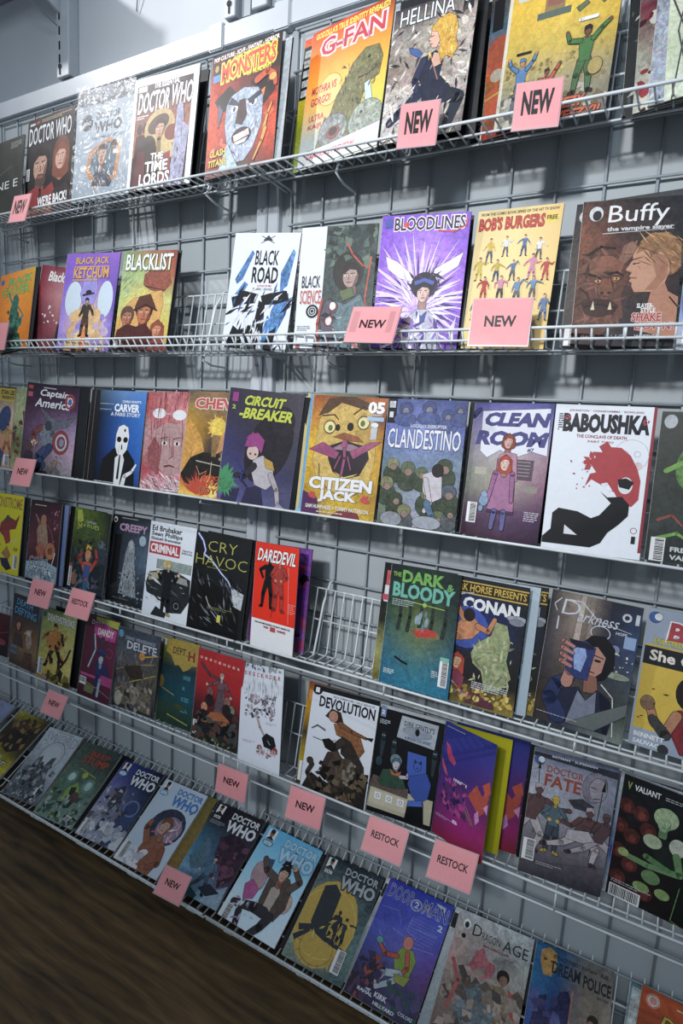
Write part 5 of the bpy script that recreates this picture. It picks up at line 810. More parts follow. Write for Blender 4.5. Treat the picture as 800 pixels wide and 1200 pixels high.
def c_och(a): a.bg(['6c6438 6c6438','7c6c3c 7c6c3c','8c6c3c 7c5c30'], .4)
def c_f14(a):
    a.bg(['4c5468 545c70', '8c90a0 7c8090', 'a4a8b4 6c707c', '8c909c 84848e', '6c6870 74707a', '5c5860 4c4850', '3c3a42 2c2c34'], .3)
    a.p([0,6, 100,6, 100,14, 60,12, 0,10], '2c303c', .3); a.t(22, 5, 54, 3, 'BATMAN * SUPERMAN', 'b8c0cc'); a.e(8, 15, 6, None, '2c5498'); a.e(10, 14, 4, None, 'c0c8d0'); a.t(18, 19, 44, 9, 'DOCTOR', '8c4434', b=.02); a.t(17, 30, 44, 16, 'FATE', '94402c', b=.03)
    a.e(76, 32, 14, 20, '747080', .4, 10); a.e(80, 34, 10, 15, '8c8894', .3); a.s([72,32, 78,33], 1.4, 1, '2c2830'); a.s([76,46, 84,44], 1.4, 1, '3c3440'); a.p([48,56, 64,50, 78,56, 70,64, 56,64], '3c3c48', .4)
    a.s([8,18, 12,60, 12,110], .9, .9, '241c1e'); a.p([7,26, 9,16, 11,26], '1c181c'); a.s([86,26, 84,70, 80,118], .9, .9, '241c1e'); a.p([84,34, 87,20, 89,34], '1c181c')
    a.man(6, 90, 86, '5c4244', 'a8a0a4', '5c4244', 'a49ca0', (60, 100, -30, -60), (30, -20, -30, -60), 12, 1.2, 'none' if 0 else '4c3438')
    a.man(34, 92, 68, '4c6470', '3c4854', 'c0a030', 'b89c2c', (36, -60, -36, 60), (6, 2, -6, -2))
    a.man(66, 98, 78, '5c4040', 'b0a8ac', '5c4040', 'a8a0a4', (50, 120, -40, -100), (60, -10, -50, -70), 18, 1.2, '4c3438'); a.man(88, 96, 70, '544044', '9c949c', '544044', '5c4c4c', (50, 120, -30, -100), (50, 0, -40, -60), 14, 1.1, '443034')
    a.p([52,92, 76,88, 84,98, 70,104, 50,104], 'a8a4ac', .3); a.s([0,150, 100,128], 1, 1, '4c4850'); a.bar(2, 118, 15, 28, True); a.tl(20, 144, 30, 2, 'b0b4b8', .8)
def c_f15(a):
    a.bg(['14171a 14171a', '181a1c 14181a', '1c1616 101416', '20181a 0e1214', '1c1414 0e1012'], .3); a.t(5, 7, 5, 9, 'V', '8ca44c'); a.t(13, 8, 28, 7, 'VALIANT', 'd0d4d8', b=.02); a.tl(46, 10, 50, 2, 'a8b0b4', .9)
    for x, y in ((8,36),(24,40),(4,62),(18,70),(6,92),(20,104),(34,56),(10,124),(40,130),(28,140)): a.e(x, y, 9, 9, '4c2220', .6); a.e(x+1, y+2, 4, 5, '6c302a', .5)
    a.e(50, 34, 13, 12, '8ca47c', .4); a.face(49, 40, 9, '84a478', '9cb084', '5c7c54'); a.p([38,72, 46,58, 64,58, 78,76, 70,92, 48,88], '1a2420', .3); a.e(40, 66, 10, 8, '9cac8c', .3); a.e(66, 62, 9, 10, 'b0b8a8', .3); a.s([66,72, 72,92, 40,96, 16,94], 8, 6, '5c8454'); a.s([36,86, 60,92], 7, 6, '4c7448'); a.e(12, 92, 6, 5, '8ca05c'); a.e(44, 108, 10, 8, '5c8050', .3); a.e(36, 124, 9, 6, '7c9858', .4); a.e(58, 122, 8, 6, '7c9858')
    a.face(88, 92, 12, 'a0ac74', '1c1c14', '6c8050', turn=-1); a.p([72,140, 76,106, 96,104, 100,148], '101814', .2); a.s([74,106, 70,146, 92,152], 1, 1, '5c8448'); a.s([82,104, 88,148], 1, 1, '5c8448'); a.r(90, 24, 10, 34, '2c4c3c'); a.tl(4, 128, 40, 2, 'a8b0b4', .9); a.bar(3, 134, 34, 18)
def c_g1(a):
    a.bg(['a09830 3c3420', '2c241c 2c2418', '2c241c 2a2218', '8c8424 3c3418', 'b0a82c b0a430', 'b0a42c a89c2c'], .5); a.e(36, 28, 12, 14, '4c3420', .5); a.e(66, 30, 12, 14, '54381f', .5); a.p([14,80, 26,44, 50,40, 80,44, 88,76, 60,90, 40,84], '241c18', .5); a.sc(30, 10, 6, 92, 84, '6c4c24 201a16 8c6c30 3c2c1c', 2, 6, 'p')
    a.t(20, 98, 40, 7, 'ALL-NEW', 'c8ccc0', '2c2c20', .04); a.t(12, 107, 66, 24, 'SPINE', 'c0c4c0', '343028', .05, .0, sk=6); a.tl(14, 136, 24, 3, '5c5420', 1); a.e(10, 148, 7, None, 'c06c8c')
def c_g2(a):
    a.bg(['b4bcc4 b0b8c0', 'a8b0b8 acb4bc', '8c949a a8b0b8', '6c747c a4acb4', '545c64 7c848c', '5c646a 4c545c'], .3); a.t(8, 8, 88, 22, 'SWORD', '8c969e', '3c444c', .0, -.01); a.tl(30, 4, 60, 1, '6c747c', 1.2); a.e(54, 54, 30, 28, 'b8c2ca', .1); a.ring(54, 54, 29, 1.6, '6c747c'); a.ring(54, 54, 24, .8, '848c94')
    a.p([20,110, 26,70, 36,60, 44,80, 52,84, 60,60, 70,56, 72,90, 90,120, 70,150, 10,150], '4c545c', .6); a.sc(80, 4, 76, 90, 150, '3c444a 6c747a 8c949a 2c3238 a0a8ae', 1.5, 5, 'p'); a.e(20, 96, 10, None, '5c646c', .4); a.bar(74, 122, 14, 26, True)
def c_g3(a):
    a.bg(['4a5650 3a4440', '48584f 343e3a', '56685a 46564c', '4c6454 587066', '5c7068 687c74', '687e72 788c84'], .5); a.t(34, 12, 50, 10, 'BEEP', 'a84030', '2c3028', .03, .03); a.t(24, 24, 66, 15, 'STUMP', 'a84830', '2c3028', .03, .03)
    a.e(28, 70, 13, 13, '5c8474', .4); a.e(28, 70, 8, 8, 'b0d0c4', .2); a.e(76, 76, 14, 14, '5c8474', .4); a.e(76, 76, 8, 9, '9cc0b8', .2); a.e(54, 60, 6, None, 'a8b828', .2); a.p([34,92, 50,76, 66,92, 62,120, 52,100, 40,118], '84a83c', .4); a.p([42,88, 54,84, 60,104, 48,108], '24342c', .3); a.e(62, 104, 9, 12, '5c3c34', .5)
    a.sc(80, 4, 100, 96, 150, '6c8c80 344a44 94ac9c 4c6040 24342f', 1.5, 5, 'p'); a.s([34,50, 80,58], 2, 2, '8ca450'); a.t(30, 136, 30, 8, 'MORT', '8cb444', sk=3); a.bar(66, 134, 24, 14)
def c_g4(a):
    a.bg(['2c3c84 24346c 141c34', '5c5c9c 343c70 1c2438', '74749c 4c5478 1c2c40', '8c8ca4 646c84 2c3c58', 'a0a4b4 84889c 34405c', 'a8acb8 7c8498 2c3850'], .4); a.sc(80, 4, 50, 70, 150, '34384c 8c8c9c b8b8c4 54586c 7c6c74', 1.5, 5, 'p'); a.p([62,76, 80,66, 94,76, 90,140, 70,150, 60,110], '344470', .4); a.ring(78, 76, 14, 2.4, '6c84bc', 1.1)
    a.p([26,50, 40,44, 46,70, 36,96, 24,84], '3c4050', .5); a.sc(40, 20, 110, 100, 152, 'b0b4c0 8c94a8 c4c8d0', 3, 7, 'e'); masthead(a, 'e0e4ea', '1c2440'); a.bar(3, 118, 13, 28, True)
def c_g5(a):
    a.bg(['b4c4d4 b8c8d8', 'b4c2d0 b8c6d4', 'b0bcc8 b8c4d0'], .05); a.e(60, 74, 36, 32, '343a54', .5, -15); a.e(66, 76, 26, 22, '8c7894', .5, -15); a.sc(24, 44, 60, 88, 94, 'd0a0b0 e8dcd8 a87c98 c0586c', 2, 4, 's', asp=3); a.s([88,40, 96,34], 2, 1, '2c3444')
    a.p([30,154, 36,100, 56,90, 78,100, 84,130, 78,154], '94583c', .4); a.s([38,104, 24,86, 26,74], 12, 8, '94583c'); a.s([78,108, 84,130, 70,140], 10, 9, '8c5038'); a.face(58, 74, 12, 'c49c84', '84482c', '94684c', turn=-1); a.sc(40, 2, 120, 50, 153, 'd0d4dc b0b8c8 dcd8dc', 2.5, 6, 'e'); masthead(a, '2c7cc8', None, sky='6cb0e0'); a.bar(3, 116, 14, 30, True)
def c_g6(a):
    a.bg(['14161c 181820', '1c1c24 241c2c', '3c6478 34243c', '4c7c98 3c2438', '7ca4bc 44304c', '3c7c8c 8ca8b8'], .3); a.p([6,96, 20,58, 34,70, 44,100, 20,112], '4c7084', .4); a.p([40,50, 70,36, 98,50, 98,100, 80,120, 66,90, 48,80], '3a2034', .6); a.sc(40, 44, 40, 98, 110, '54304c 24182c 6c3c58', 2, 5, 'e'); a.man(52, 108, 56, '4c7490', '3c5c74', 'b0a8a8', '20242c', (30, 10, -50, -30), (20, 10, -24, -40), 6)
    a.p([60,154, 70,130, 98,110, 98,154], '8ca8bc', .3); a.p([0,154, 0,128, 30,130, 56,140, 50,154], '1c4c58', .3); a.p([50,130, 66,118, 90,124, 70,136], '242c3c'); masthead(a, 'dce2e8', None, sky='24343c'); a.tl(4, 30, 30, 3, 'a8b4bc', .8)
def c_g7(a):
    a.bg(['64b0d8 58a8d4 6cb4d8', '7cbcdc 74b8dc 84c0dc', '94c8e0 8cc4e0 a0cce0', 'b0d4e4 a8d0e4 b4d4e4', 'c8dce8 c0d8e4 c8dce8', 'd0e0e8 ccdce4 ccdce6'], .08); masthead(a, 'a8d4ec', '5ca4cc', sky='4c94b8')
    a.p([22,44, 38,40, 42,74, 26,78], '2c4c84', .3); a.e(28, 68, 13, 20, 'b08c94', .3, -20); a.p([14,86, 22,76, 38,84, 36,98, 22,104], 'b0488c', .3); a.e(84, 84, 10, 13, 'c8a494', .3)
    a.p([46,96, 44,66, 56,54, 74,54, 84,64, 88,90, 80,110, 66,104, 54,112], '54443e', .4); a.p([54,74, 64,66, 70,76, 68,104, 56,104], 'b0a094', .3); a.s([56,62, 34,56, 24,44], 11, 8, '5c4c44'); a.s([80,66, 90,52, 76,40], 10, 7, '5c4c44'); a.e(74, 38, 4, None, 'c8a08c'); a.s([56,42, 74,38], 2.4, 1, '3c8c5c')
    a.face(62, 52, 9, 'c89c84', '2c201c', '946850'); a.burst(60, 42, 10, 3, 12, '2c201c', 3, 190, 350); a.p([60,66, 66,64, 64,70], 'a82c34')
    a.s([62,106, 44,106, 24,110, 12,112], 14, 9, '302e34'); a.s([72,108, 66,124, 54,140], 13, 8, '302e34'); a.s([26,118, 30,132, 34,146], 9, 7, '2c2a30'); a.e(36, 148, 6, 3.4, '1c1c20', .2, 20); a.e(56, 146, 9, 4.4, '1c1c20', .2, -30); a.sc(30, 12, 100, 50, 152, 'd0e0e8 b8b8c8 a87ca0', 2, 4, 's'); a.bar(3, 116, 14, 26, True)
def c_g8(a):
    a.bg(['2c343c 24303a', '4c5c60 34444c', '6c7c78 3c5054', '7c8c84 4c6464', '8c9c8c 5c7470', '6c7c78 3c5458'], .6); a.e(42, 90, 48, 60, 'c0a030', .1); a.ring(42, 90, 47, 1, 'd0b84c', 1); a.ring(44, 124, 22, 1, '94642c', 1.2); a.ring(44, 124, 32, .8, '94642c', 1.1)
    for i in range(12): g = i*R(30); a.s([44+math.cos(g)*24, 124+math.sin(g)*20, 44+math.cos(g)*32, 124+math.sin(g)*29], .8, .8, '94642c')
    a.p([18,44, 34,36, 48,46, 50,104, 26,104, 20,96], '2c343c', .2); a.p([4,106, 26,98, 52,104, 88,112, 90,116, 50,112, 26,106, 8,114], '2c343c'); a.p([2,122, 22,106, 26,108, 8,128], '2c343c'); a.man(58, 88, 40, '2c343c', '2c343c', '2c343c', '2c343c'); a.man(72, 92, 38, '2c3840', '2c343c', '2c343c', '2c343c', (110, 90, -20, -10)); a.sc(20, 30, 60, 80, 140, 'b89830 c8ac40', 2, 5, 's')
    masthead(a, 'a0acb4', '2c3840', sky='4c5c64'); a.bar(76, 112, 14, 30, True)
def c_g9(a):
    a.bg(['3c3ca0 3440a8 3c4cb0', '4c50b0 5058b8 4c58b8', '4c54b0 545cb8 4c50a8', '4450a0 5c5ca8 5c4898', '3c4078 4c4c80 5c3c74', '342c4c 3c3c5c 3c3454', '241c30 2c2c44 30283c'], .25)
    a.t(6, 6, 38, 18, 'DOOR', '34389c', 'c0c8e0', .025, .0); a.ring(50, 20, 7, 1.6, 'c0c8e0', 1.1); a.t(47, 15, 7, 9, '2', 'c0c8e0'); a.t(60, 8, 36, 18, 'MAN', '34389c', 'c0c8e0', .025, .0); a.t(88, 30, 7, 8, '2', 'c8d0e0')
    for q in ([4,40, 30,36, 40,52],[52,34, 50,54, 66,60],[60,48, 92,46],[30,60, 60,64],[66,70, 94,66],[14,70, 30,84]): a.s(q, .5, .5, '8c9cd0')
    a.tl(50, 36, 40, 8, '7484c8', .6, 4); a.p([46,90, 52,76, 68,74, 76,84, 74,104, 56,110], '7c9834', .3); a.e(58, 68, 7, 8, 'c87868', .2); a.s([62,80, 68,96, 64,104], 6, 4, 'b8503c'); a.s([50,88, 34,92, 22,84], 6, 4, 'b04c3c'); a.s([60,106, 40,112, 34,128, 26,146], 9, 6, 'a8b4c4'); a.s([64,108, 52,120, 36,132], 8, 6, '9cacbc'); a.p([54,108, 76,104, 72,116, 58,116], '8c9438'); a.e(20, 80, 5, 4, '4c98a0')
    a.sc(60, 2, 100, 40, 152, '2c2438 4c3454 8c3c3c 342c54', 2, 5, 'p'); a.sc(40, 50, 118, 98, 150, '3c3c68 4c4474 2c4c4c', 2, 5, 'p'); a.e(20, 118, 6, None, 'a04434'); a.t(16, 140, 22, 4, 'RAHAL', 'd0d4dc'); a.t(40, 136, 18, 6, 'KIRK', 'd0d4dc'); a.t(42, 146, 30, 4, 'HILLYARD', 'd0d4dc'); a.t(76, 142, 20, 4, 'COLORS', 'b0b8cc')
def c_g10(a):
    a.bg(['aab2b6 a8b0b4', 'a89c98 98a09e', 'a48c88 949894', '8c7c78 84807a', '70645e 7c706a', '6c5c54 74685e', '7c6c60 8c7c6c'], .4); a.e(14, 15, 5, 6, 'e0e4e8'); a.e(14, 16, 3, 4, '2c2c30'); a.e(13, 30, 3, None, '1c1c20')
    a.t(23, 11, 12, 14, 'D', '2c3034', b=0); a.t(36, 17, 24, 9, 'RAGON', '2c3034', b=0); a.t(64, 15, 32, 13, 'AGE', '2c3034', b=0); a.t(40, 30, 34, 3, 'MAGEKILLER', '8c3c38')
    a.p([28,60, 34,40, 42,34, 50,46, 62,48, 58,64, 40,68], 'b8606c', .5); a.e(72, 44, 16, 9, '8c8c88', .5); a.e(72, 56, 8, 8, '2c201c', .3); a.e(73, 60, 5, 6, '8c6450'); a.p([80,66, 92,72, 94,96, 86,90], 'a04440', .4); a.p([56,70, 74,66, 84,76, 86,120, 60,110], '7c6c54', .6)
    a.sc(90, 4, 60, 96, 150, '7c6c60 5c5048 948478 a8988c 4c4440', 2, 7, 'p'); a.e(46, 100, 25, 27, '5c6c74', .7); a.sc(30, 28, 80, 64, 122, '4c5c64 708088 606c70', 2, 5, 'p'); a.e(10, 140, 10, 8, '8c3434', .5); a.s([8,60, 20,80, 14,110], 5, 4, 'a84c4c')
def c_g11(a):
    a.bg(['2c5c84 24547c 6c6c68 706c68', '2c6088 284c78 7c7064 7c746c', '34548c 2c3c6c 84786c 8c7c6c', '3c4884 3c3c6c 7c7468 8c8074', '3c3c74 444068 746860 7c6c60'], .35)
    a.p([8,8, 18,2, 28,6, 30,20, 24,36, 14,36, 8,22], 'b08438', .4); a.e(14, 18, 2, 1.4, '4c341c'); a.e(23, 18, 2, 1.4, '4c341c'); a.t(24, 8, 70, 5, 'STRACZYNSKI * KOTIAN * BLEE', '2c3034'); a.t(24, 16, 36, 15, 'DREAM', '262c34', b=.03); a.t(64, 18, 34, 15, 'POLICE', '262c34', b=.03); a.t(82, 36, 14, 3, 'EDICT NINE', '3c3c3c')
    a.p([4,120, 10,70, 18,60, 24,76, 32,64, 38,48, 48,44, 52,54, 50,154, 0,154], '2c2c58', .6); a.sc(30, 4, 60, 48, 150, '3c3c70 24284c 4c5490', 2, 6, 'p'); a.s([53,40, 51,154], 2.4, 2.4, 'a87460'); a.p([64,110, 70,84, 84,74, 94,84, 98,154, 60,154], '2c2a2c', .4); a.e(80, 66, 7, 8, '3c2c28'); a.e(78, 70, 4, 5, '9c7460'); a.p([56,110, 66,84, 70,120, 56,130], '6c5c50', .5)
def c_g12(a):
    a.bg(['a85030 a44c2c', '7c3c28 8c4830', '2c5058 3c6068', '2c4850 34545c'], .15); a.e(14, 12, 8, None, 'c08478'); a.ring(14, 12, 5, 1.4, 'e0d0c8'); a.tl(40, 8, 50, 1, 'd8c8b8'); a.t(24, 22, 74, 16, 'Dreaming', 'c0b428', '2c2c20', .04, .03, sk=4); a.r(60, 50, 40, 30, '8c9434', .2); a.e(70, 90, 20, 24, '5c7c84', .4)
def c_g12b(a): a.bg(['5c7c84 4c6468', '7c8c8c 5c6c70', '3c4c54 2c3c44'], .4); a.r(2, 4, 14, 50, 'a8b4b4', .6)
def c_g0(a): a.bg(['8c7c9c 7c8cac', '5c74a8 6c6c94', '54709c 847c98'], .4)

# key: label, cover, thickness mm
INFO = {
'm1': ('dark green magazine with pale LINE lettering, at the left end of the top shelf', c_m1, 4),
'm2': ('top-shelf magazine with a bearded man and a red-haired woman under silver lettering', c_m2, 5),
'm3': ('pale grey magazine in a crinkled clear sleeve on the top shelf', c_m3, 5),
'm4': ('magazine with white border and a man in a broad straw hat, lettered THE TIME LORDS', c_m4, 5),
'm4b': ('dark stack of magazines showing past the right edge of the white-bordered one', c_dark, 5),
'm5': ('horror magazine with a blue-white snarling face on orange, lettered MONSTERS', c_m5, 4),
'm6': ('grey and black magazine back half hidden behind the orange horror magazine', c_m6, 5),
'm7b': ('yellow and black magazine edge showing left of the orange reptile magazine', c_m7b, 4),
'm7': ('orange magazine with a scaly reptile head, lettered G-FAN', c_m7, 4),
'm8': ('comic with a blonde woman in dark boots over a heap of grey bones', c_m8, 3.5),
'm8b': ('black comic edge directly right of the blonde woman comic on the top shelf', c_dark, 3.5),
'm9': ('dark teal comic edge, second strip right of the blonde woman comic', c_m9, 3.5),
'm9b': ('comic edge with orange and green figures, against the left of the golden comic', c_m9b, 3.5),
'm10': ('large golden yellow comic with three cheering figures on a heap of stones', c_m10, 5),
'm11': ('black bagged comic just right of the golden yellow comic', c_m11, 4),
'm12': ('comic edge with dark red flowers at the right end of the top shelf', c_m12, 4),
'm13': ('grey crinkled comic edge between the flowered one and the pale green one', c_m13, 4),
'm14': ('rightmost comic of the top shelf, pale green strip and slate blue cover', c_m14, 4),
'c1': ('orange comic with a green statue-like figure, left end of the second shelf', c_c1, 3.5),
'c2': ('maroon comic with scattered white specks, half behind the purple one with a gunslinger', c_c2, 3.5),
'c3': ('purple comic with a man in a hat before a golden smoke cloud', c_c3, 3.5),
'c4': ('green and rust comic with three portraits, lettered BLACKLIST', c_c4, 4.5),
'c5': ('white comic with a face in blue and black brush strokes, lettered BLACK ROAD', c_c5, 3.5),
'c6': ('comic with white left band and a dark armoured portrait, lettered SCIENCE', c_c6, 3.5),
'c7': ('violet comic with white streaks bursting around a girl with a blue bow', c_c7, 4),
'c8': ('cream comic covered with rows of tiny cartoon people, red title', c_c8, 4),
'c9': ('dark comic edge with a barcode, left of the brown comic with a woman in profile', c_c9, 3.5),
'c10': ('brown comic with a fair-haired woman in profile before a scowling monster face', c_c10, 3.5),
'c11': ('pale comic with a bright blue patch, right end of the second shelf', c_c11, 3.5),
'd1': ('comic with a yellow and black title block, left end of the third shelf', c_d1, 3.5),
'd2': ('olive green comic showing as a thin strip beside the yellow title block comic', c_d2, 3.5),
'd3': ('dark plum comic with an armoured figure holding a round red and white shield', c_d3, 3.5),
'd4': ('black comic behind the plum shield comic, its dark edge showing at the right', c_dark, 4),
'd5': ('blue and black comic with a white-masked man in a dark suit', c_d5, 4.5),
'd6': ('dusty red comic with a woman and white sunglasses pushed up on her hair', c_d6, 3.5),
'd7': ('ochre and brown comic with a fiery bird, lettered CHEW', c_d7, 3.5),
'd8': ('dark slate comic with a purple-haired child and lime green title', c_d8, 3.5),
'd9b': ('pale blue and yellow comic edge left of the yellow screaming face comic', c_d9b, 4),
'd9': ('yellow comic with a wide screaming face and a small winged pink creature', c_d9, 3.5),
'd10': ('grey-blue comic crowded with helmeted soldiers, lettered CLANDESTINO', c_d10, 4),
'd11': ('lilac comic with a woman standing behind a girl in a pink coat', c_d11, 3.5),
'd12': ('white comic with a black reclining silhouette and flowing red hair', c_d12, 3.5),
'd13': ('dark green comic with a white barcode, right end of the third shelf', c_d13, 3.5),
'e1': ('bright yellow comic with dark red flying shapes, left end of the fourth shelf', c_e1, 3.5),
'e2': ('dark red comic with tangled flesh-coloured figures and pale blue foot, fourth shelf', c_e2, 3.5),
'e2b': ('blue comic edge showing behind the tangled figures comic', c_blue, 3.5),
'e3': ('murky green comic with a blond figure in red and blue', c_e3, 3.5),
'e4': ('black comic with a pale hooded ghost shape, mauve title', c_e4, 3.5),
'e5': ('white comic with a red title band and a man in black before a car', c_e5, 3.5),
'e6': ('black comic with a blue-white lightning bolt and thin yellow title', c_e6, 3.5),
'e7': ('bright red comic with a red figure and its black shadow, white foot', c_e7, 3.5),
'e8': ('purple comic sticking out behind the bright red one', c_e8, 3.5),
'e9': ('black and olive comic edge left of the teal forest comic', c_e9, 3.5),
'e10': ('teal and dark forest comic, lettered DARK & BLOODY', c_e10, 3.5),
'e11': ('black comic with a bare-chested swordsman, a grey-green brute and a red-haired woman', c_e11, 3.5),
'e12': ('opened page edge with pale border just right of the swordsman comic', c_e12, 3.5),
'e12b': ('dark comic edge with a gold band, behind the pale-bordered page', c_e11, 3.5),
'e13': ('dark comic with a black-haired woman holding up a phone over one eye', c_e13, 3.5),
'e14': ('grey and bright yellow comic with a curly script title, right end of the fourth shelf', c_e14, 3.5),
'f1': ('small maroon booklet at the left end of the fifth shelf', c_f1, 4),
'f2': ('dark comic with a blue scrawled title and brown figures, fifth shelf', c_f2, 3.5),
'f3': ('yellow-green comic with an orange and black armoured fighter', c_f3, 3.5),
'f4': ('dark plum comic with a magenta band and a blue-haired dancer', c_f4, 3.5),
'f5': ('grey stormy comic crossed by yellow beams', c_f5, 3.5),
'f6': ('deep teal comic with an ochre cloud at the top and four cyan words', c_f6, 3.5),
'f7': ('crimson comic with a robed figure above a crowd', c_f7, 3.5),
'f8': ('white curled comic with a hanging tangle of grey robot parts', c_f8, 3.5),
'f9b': ('orange and black comic edge with barcodes, left of the white savage fighters comic', c_f9b, 4),
'f9': ('white comic with brown leaping fighters, lettered DEVOLUTION', c_f9, 3.5),
'f10': ('black comic with a blue gloved hand holding a blue card', c_f10, 3.5),
'f12': ('navy and magenta comic with its cover swung open over yellow pages', c_yel, 3.5),
'f13': ('closed navy and red comic right behind the one with yellow pages', c_inf, 3.5),
'f14': ('grey comic with running spearmen around a figure in a blue coat', c_f14, 4),
'f15b': ('pale comic edge just left of the black and green comic, fifth shelf', c_c11, 3.5),
'f15': ('black comic with green-lit figures and a white barcode, right end of the fifth shelf', c_f15, 4),
'g0': ('violet-blue comic at the far left end of the floor rack', c_g0, 3),
'g1': ('yellow comic with dark brown figures above, second on the floor rack from the left', c_g1, 3),
'g2': ('pale grey comic with a big round moon shape, on the floor rack', c_g2, 3),
'g3': ('dark green comic with two round glowing eyes and a red title', c_g3, 3),
'g3b': ('black comic edge right of the green glowing eyes comic', c_dark, 3),
'g4': ('misty blue-grey comic with white title, leftmost of the row sharing one title', c_g4, 3),
'g5': ('pale comic with bright blue title and a man in an orange-brown coat', c_g5, 3),
'g5b': ('ochre comic edge between the orange coat comic and the dark crimson one', c_och, 3),
'g6': ('dark crimson and teal comic with white title and a small walking figure', c_g6, 3),
'g7': ('sky blue comic with a leaping man in a brown jacket', c_g7, 3),
'g8': ('grey comic with a large yellow clock disc and dark silhouettes', c_g8, 3),
'g9': ('deep blue comic with a seated man in a yellow-green shirt', c_g9, 3),
'g10': ('pale grey and dusty pink comic with a round stone shield', c_g10, 3),
'g11': ('comic split blue and tan with a golden mask, lettered DREAM POLICE', c_g11, 3),
'g12': ('rust and teal comic with yellow script title, right end of the floor rack', c_g12, 3),
'g12b': ('grey-green comic edge left of the rust and teal comic', c_g12b, 3),
'd5b': ('black comic with a thin brown stripe left of the white-masked man comic', c_d5b, 3),
'f3b': ('black comic edge between the armoured fighter comic and the blue-haired dancer comic', c_dark, 3),
'e1b': ('dark comic edge right of the bright yellow comic on the fourth shelf', c_dark, 3),
'e3b': ('dark comic edge left of the murky green comic', c_dark, 3),
'f14b': ('black comic edge left of the grey running spearmen comic', c_dark, 3),
'e6b': ('dark comic edge right of the lightning bolt comic', c_dark, 3),
'g8b': ('dark comic edge left of the yellow clock disc comic', c_dark, 3),
'g9b': ('pale comic edge left of the deep blue comic with the seated man', c_m6, 3),
'g10b': ('pale comic edge left of the stone shield comic', c_m6, 3),
'd8b': ('black comic edge right of the purple-haired child comic', c_dark, 3),
'd11b': ('black comic edge left of the lilac comic', c_dark, 3),
'c7b': ('black comic edge right of the violet white-streaked comic', c_dark, 3),
'c1b': ('black comic edge right of the orange statue comic', c_dark, 3),
'c4b': ('black comic edge right of the green and rust portraits comic', c_dark, 3),
}

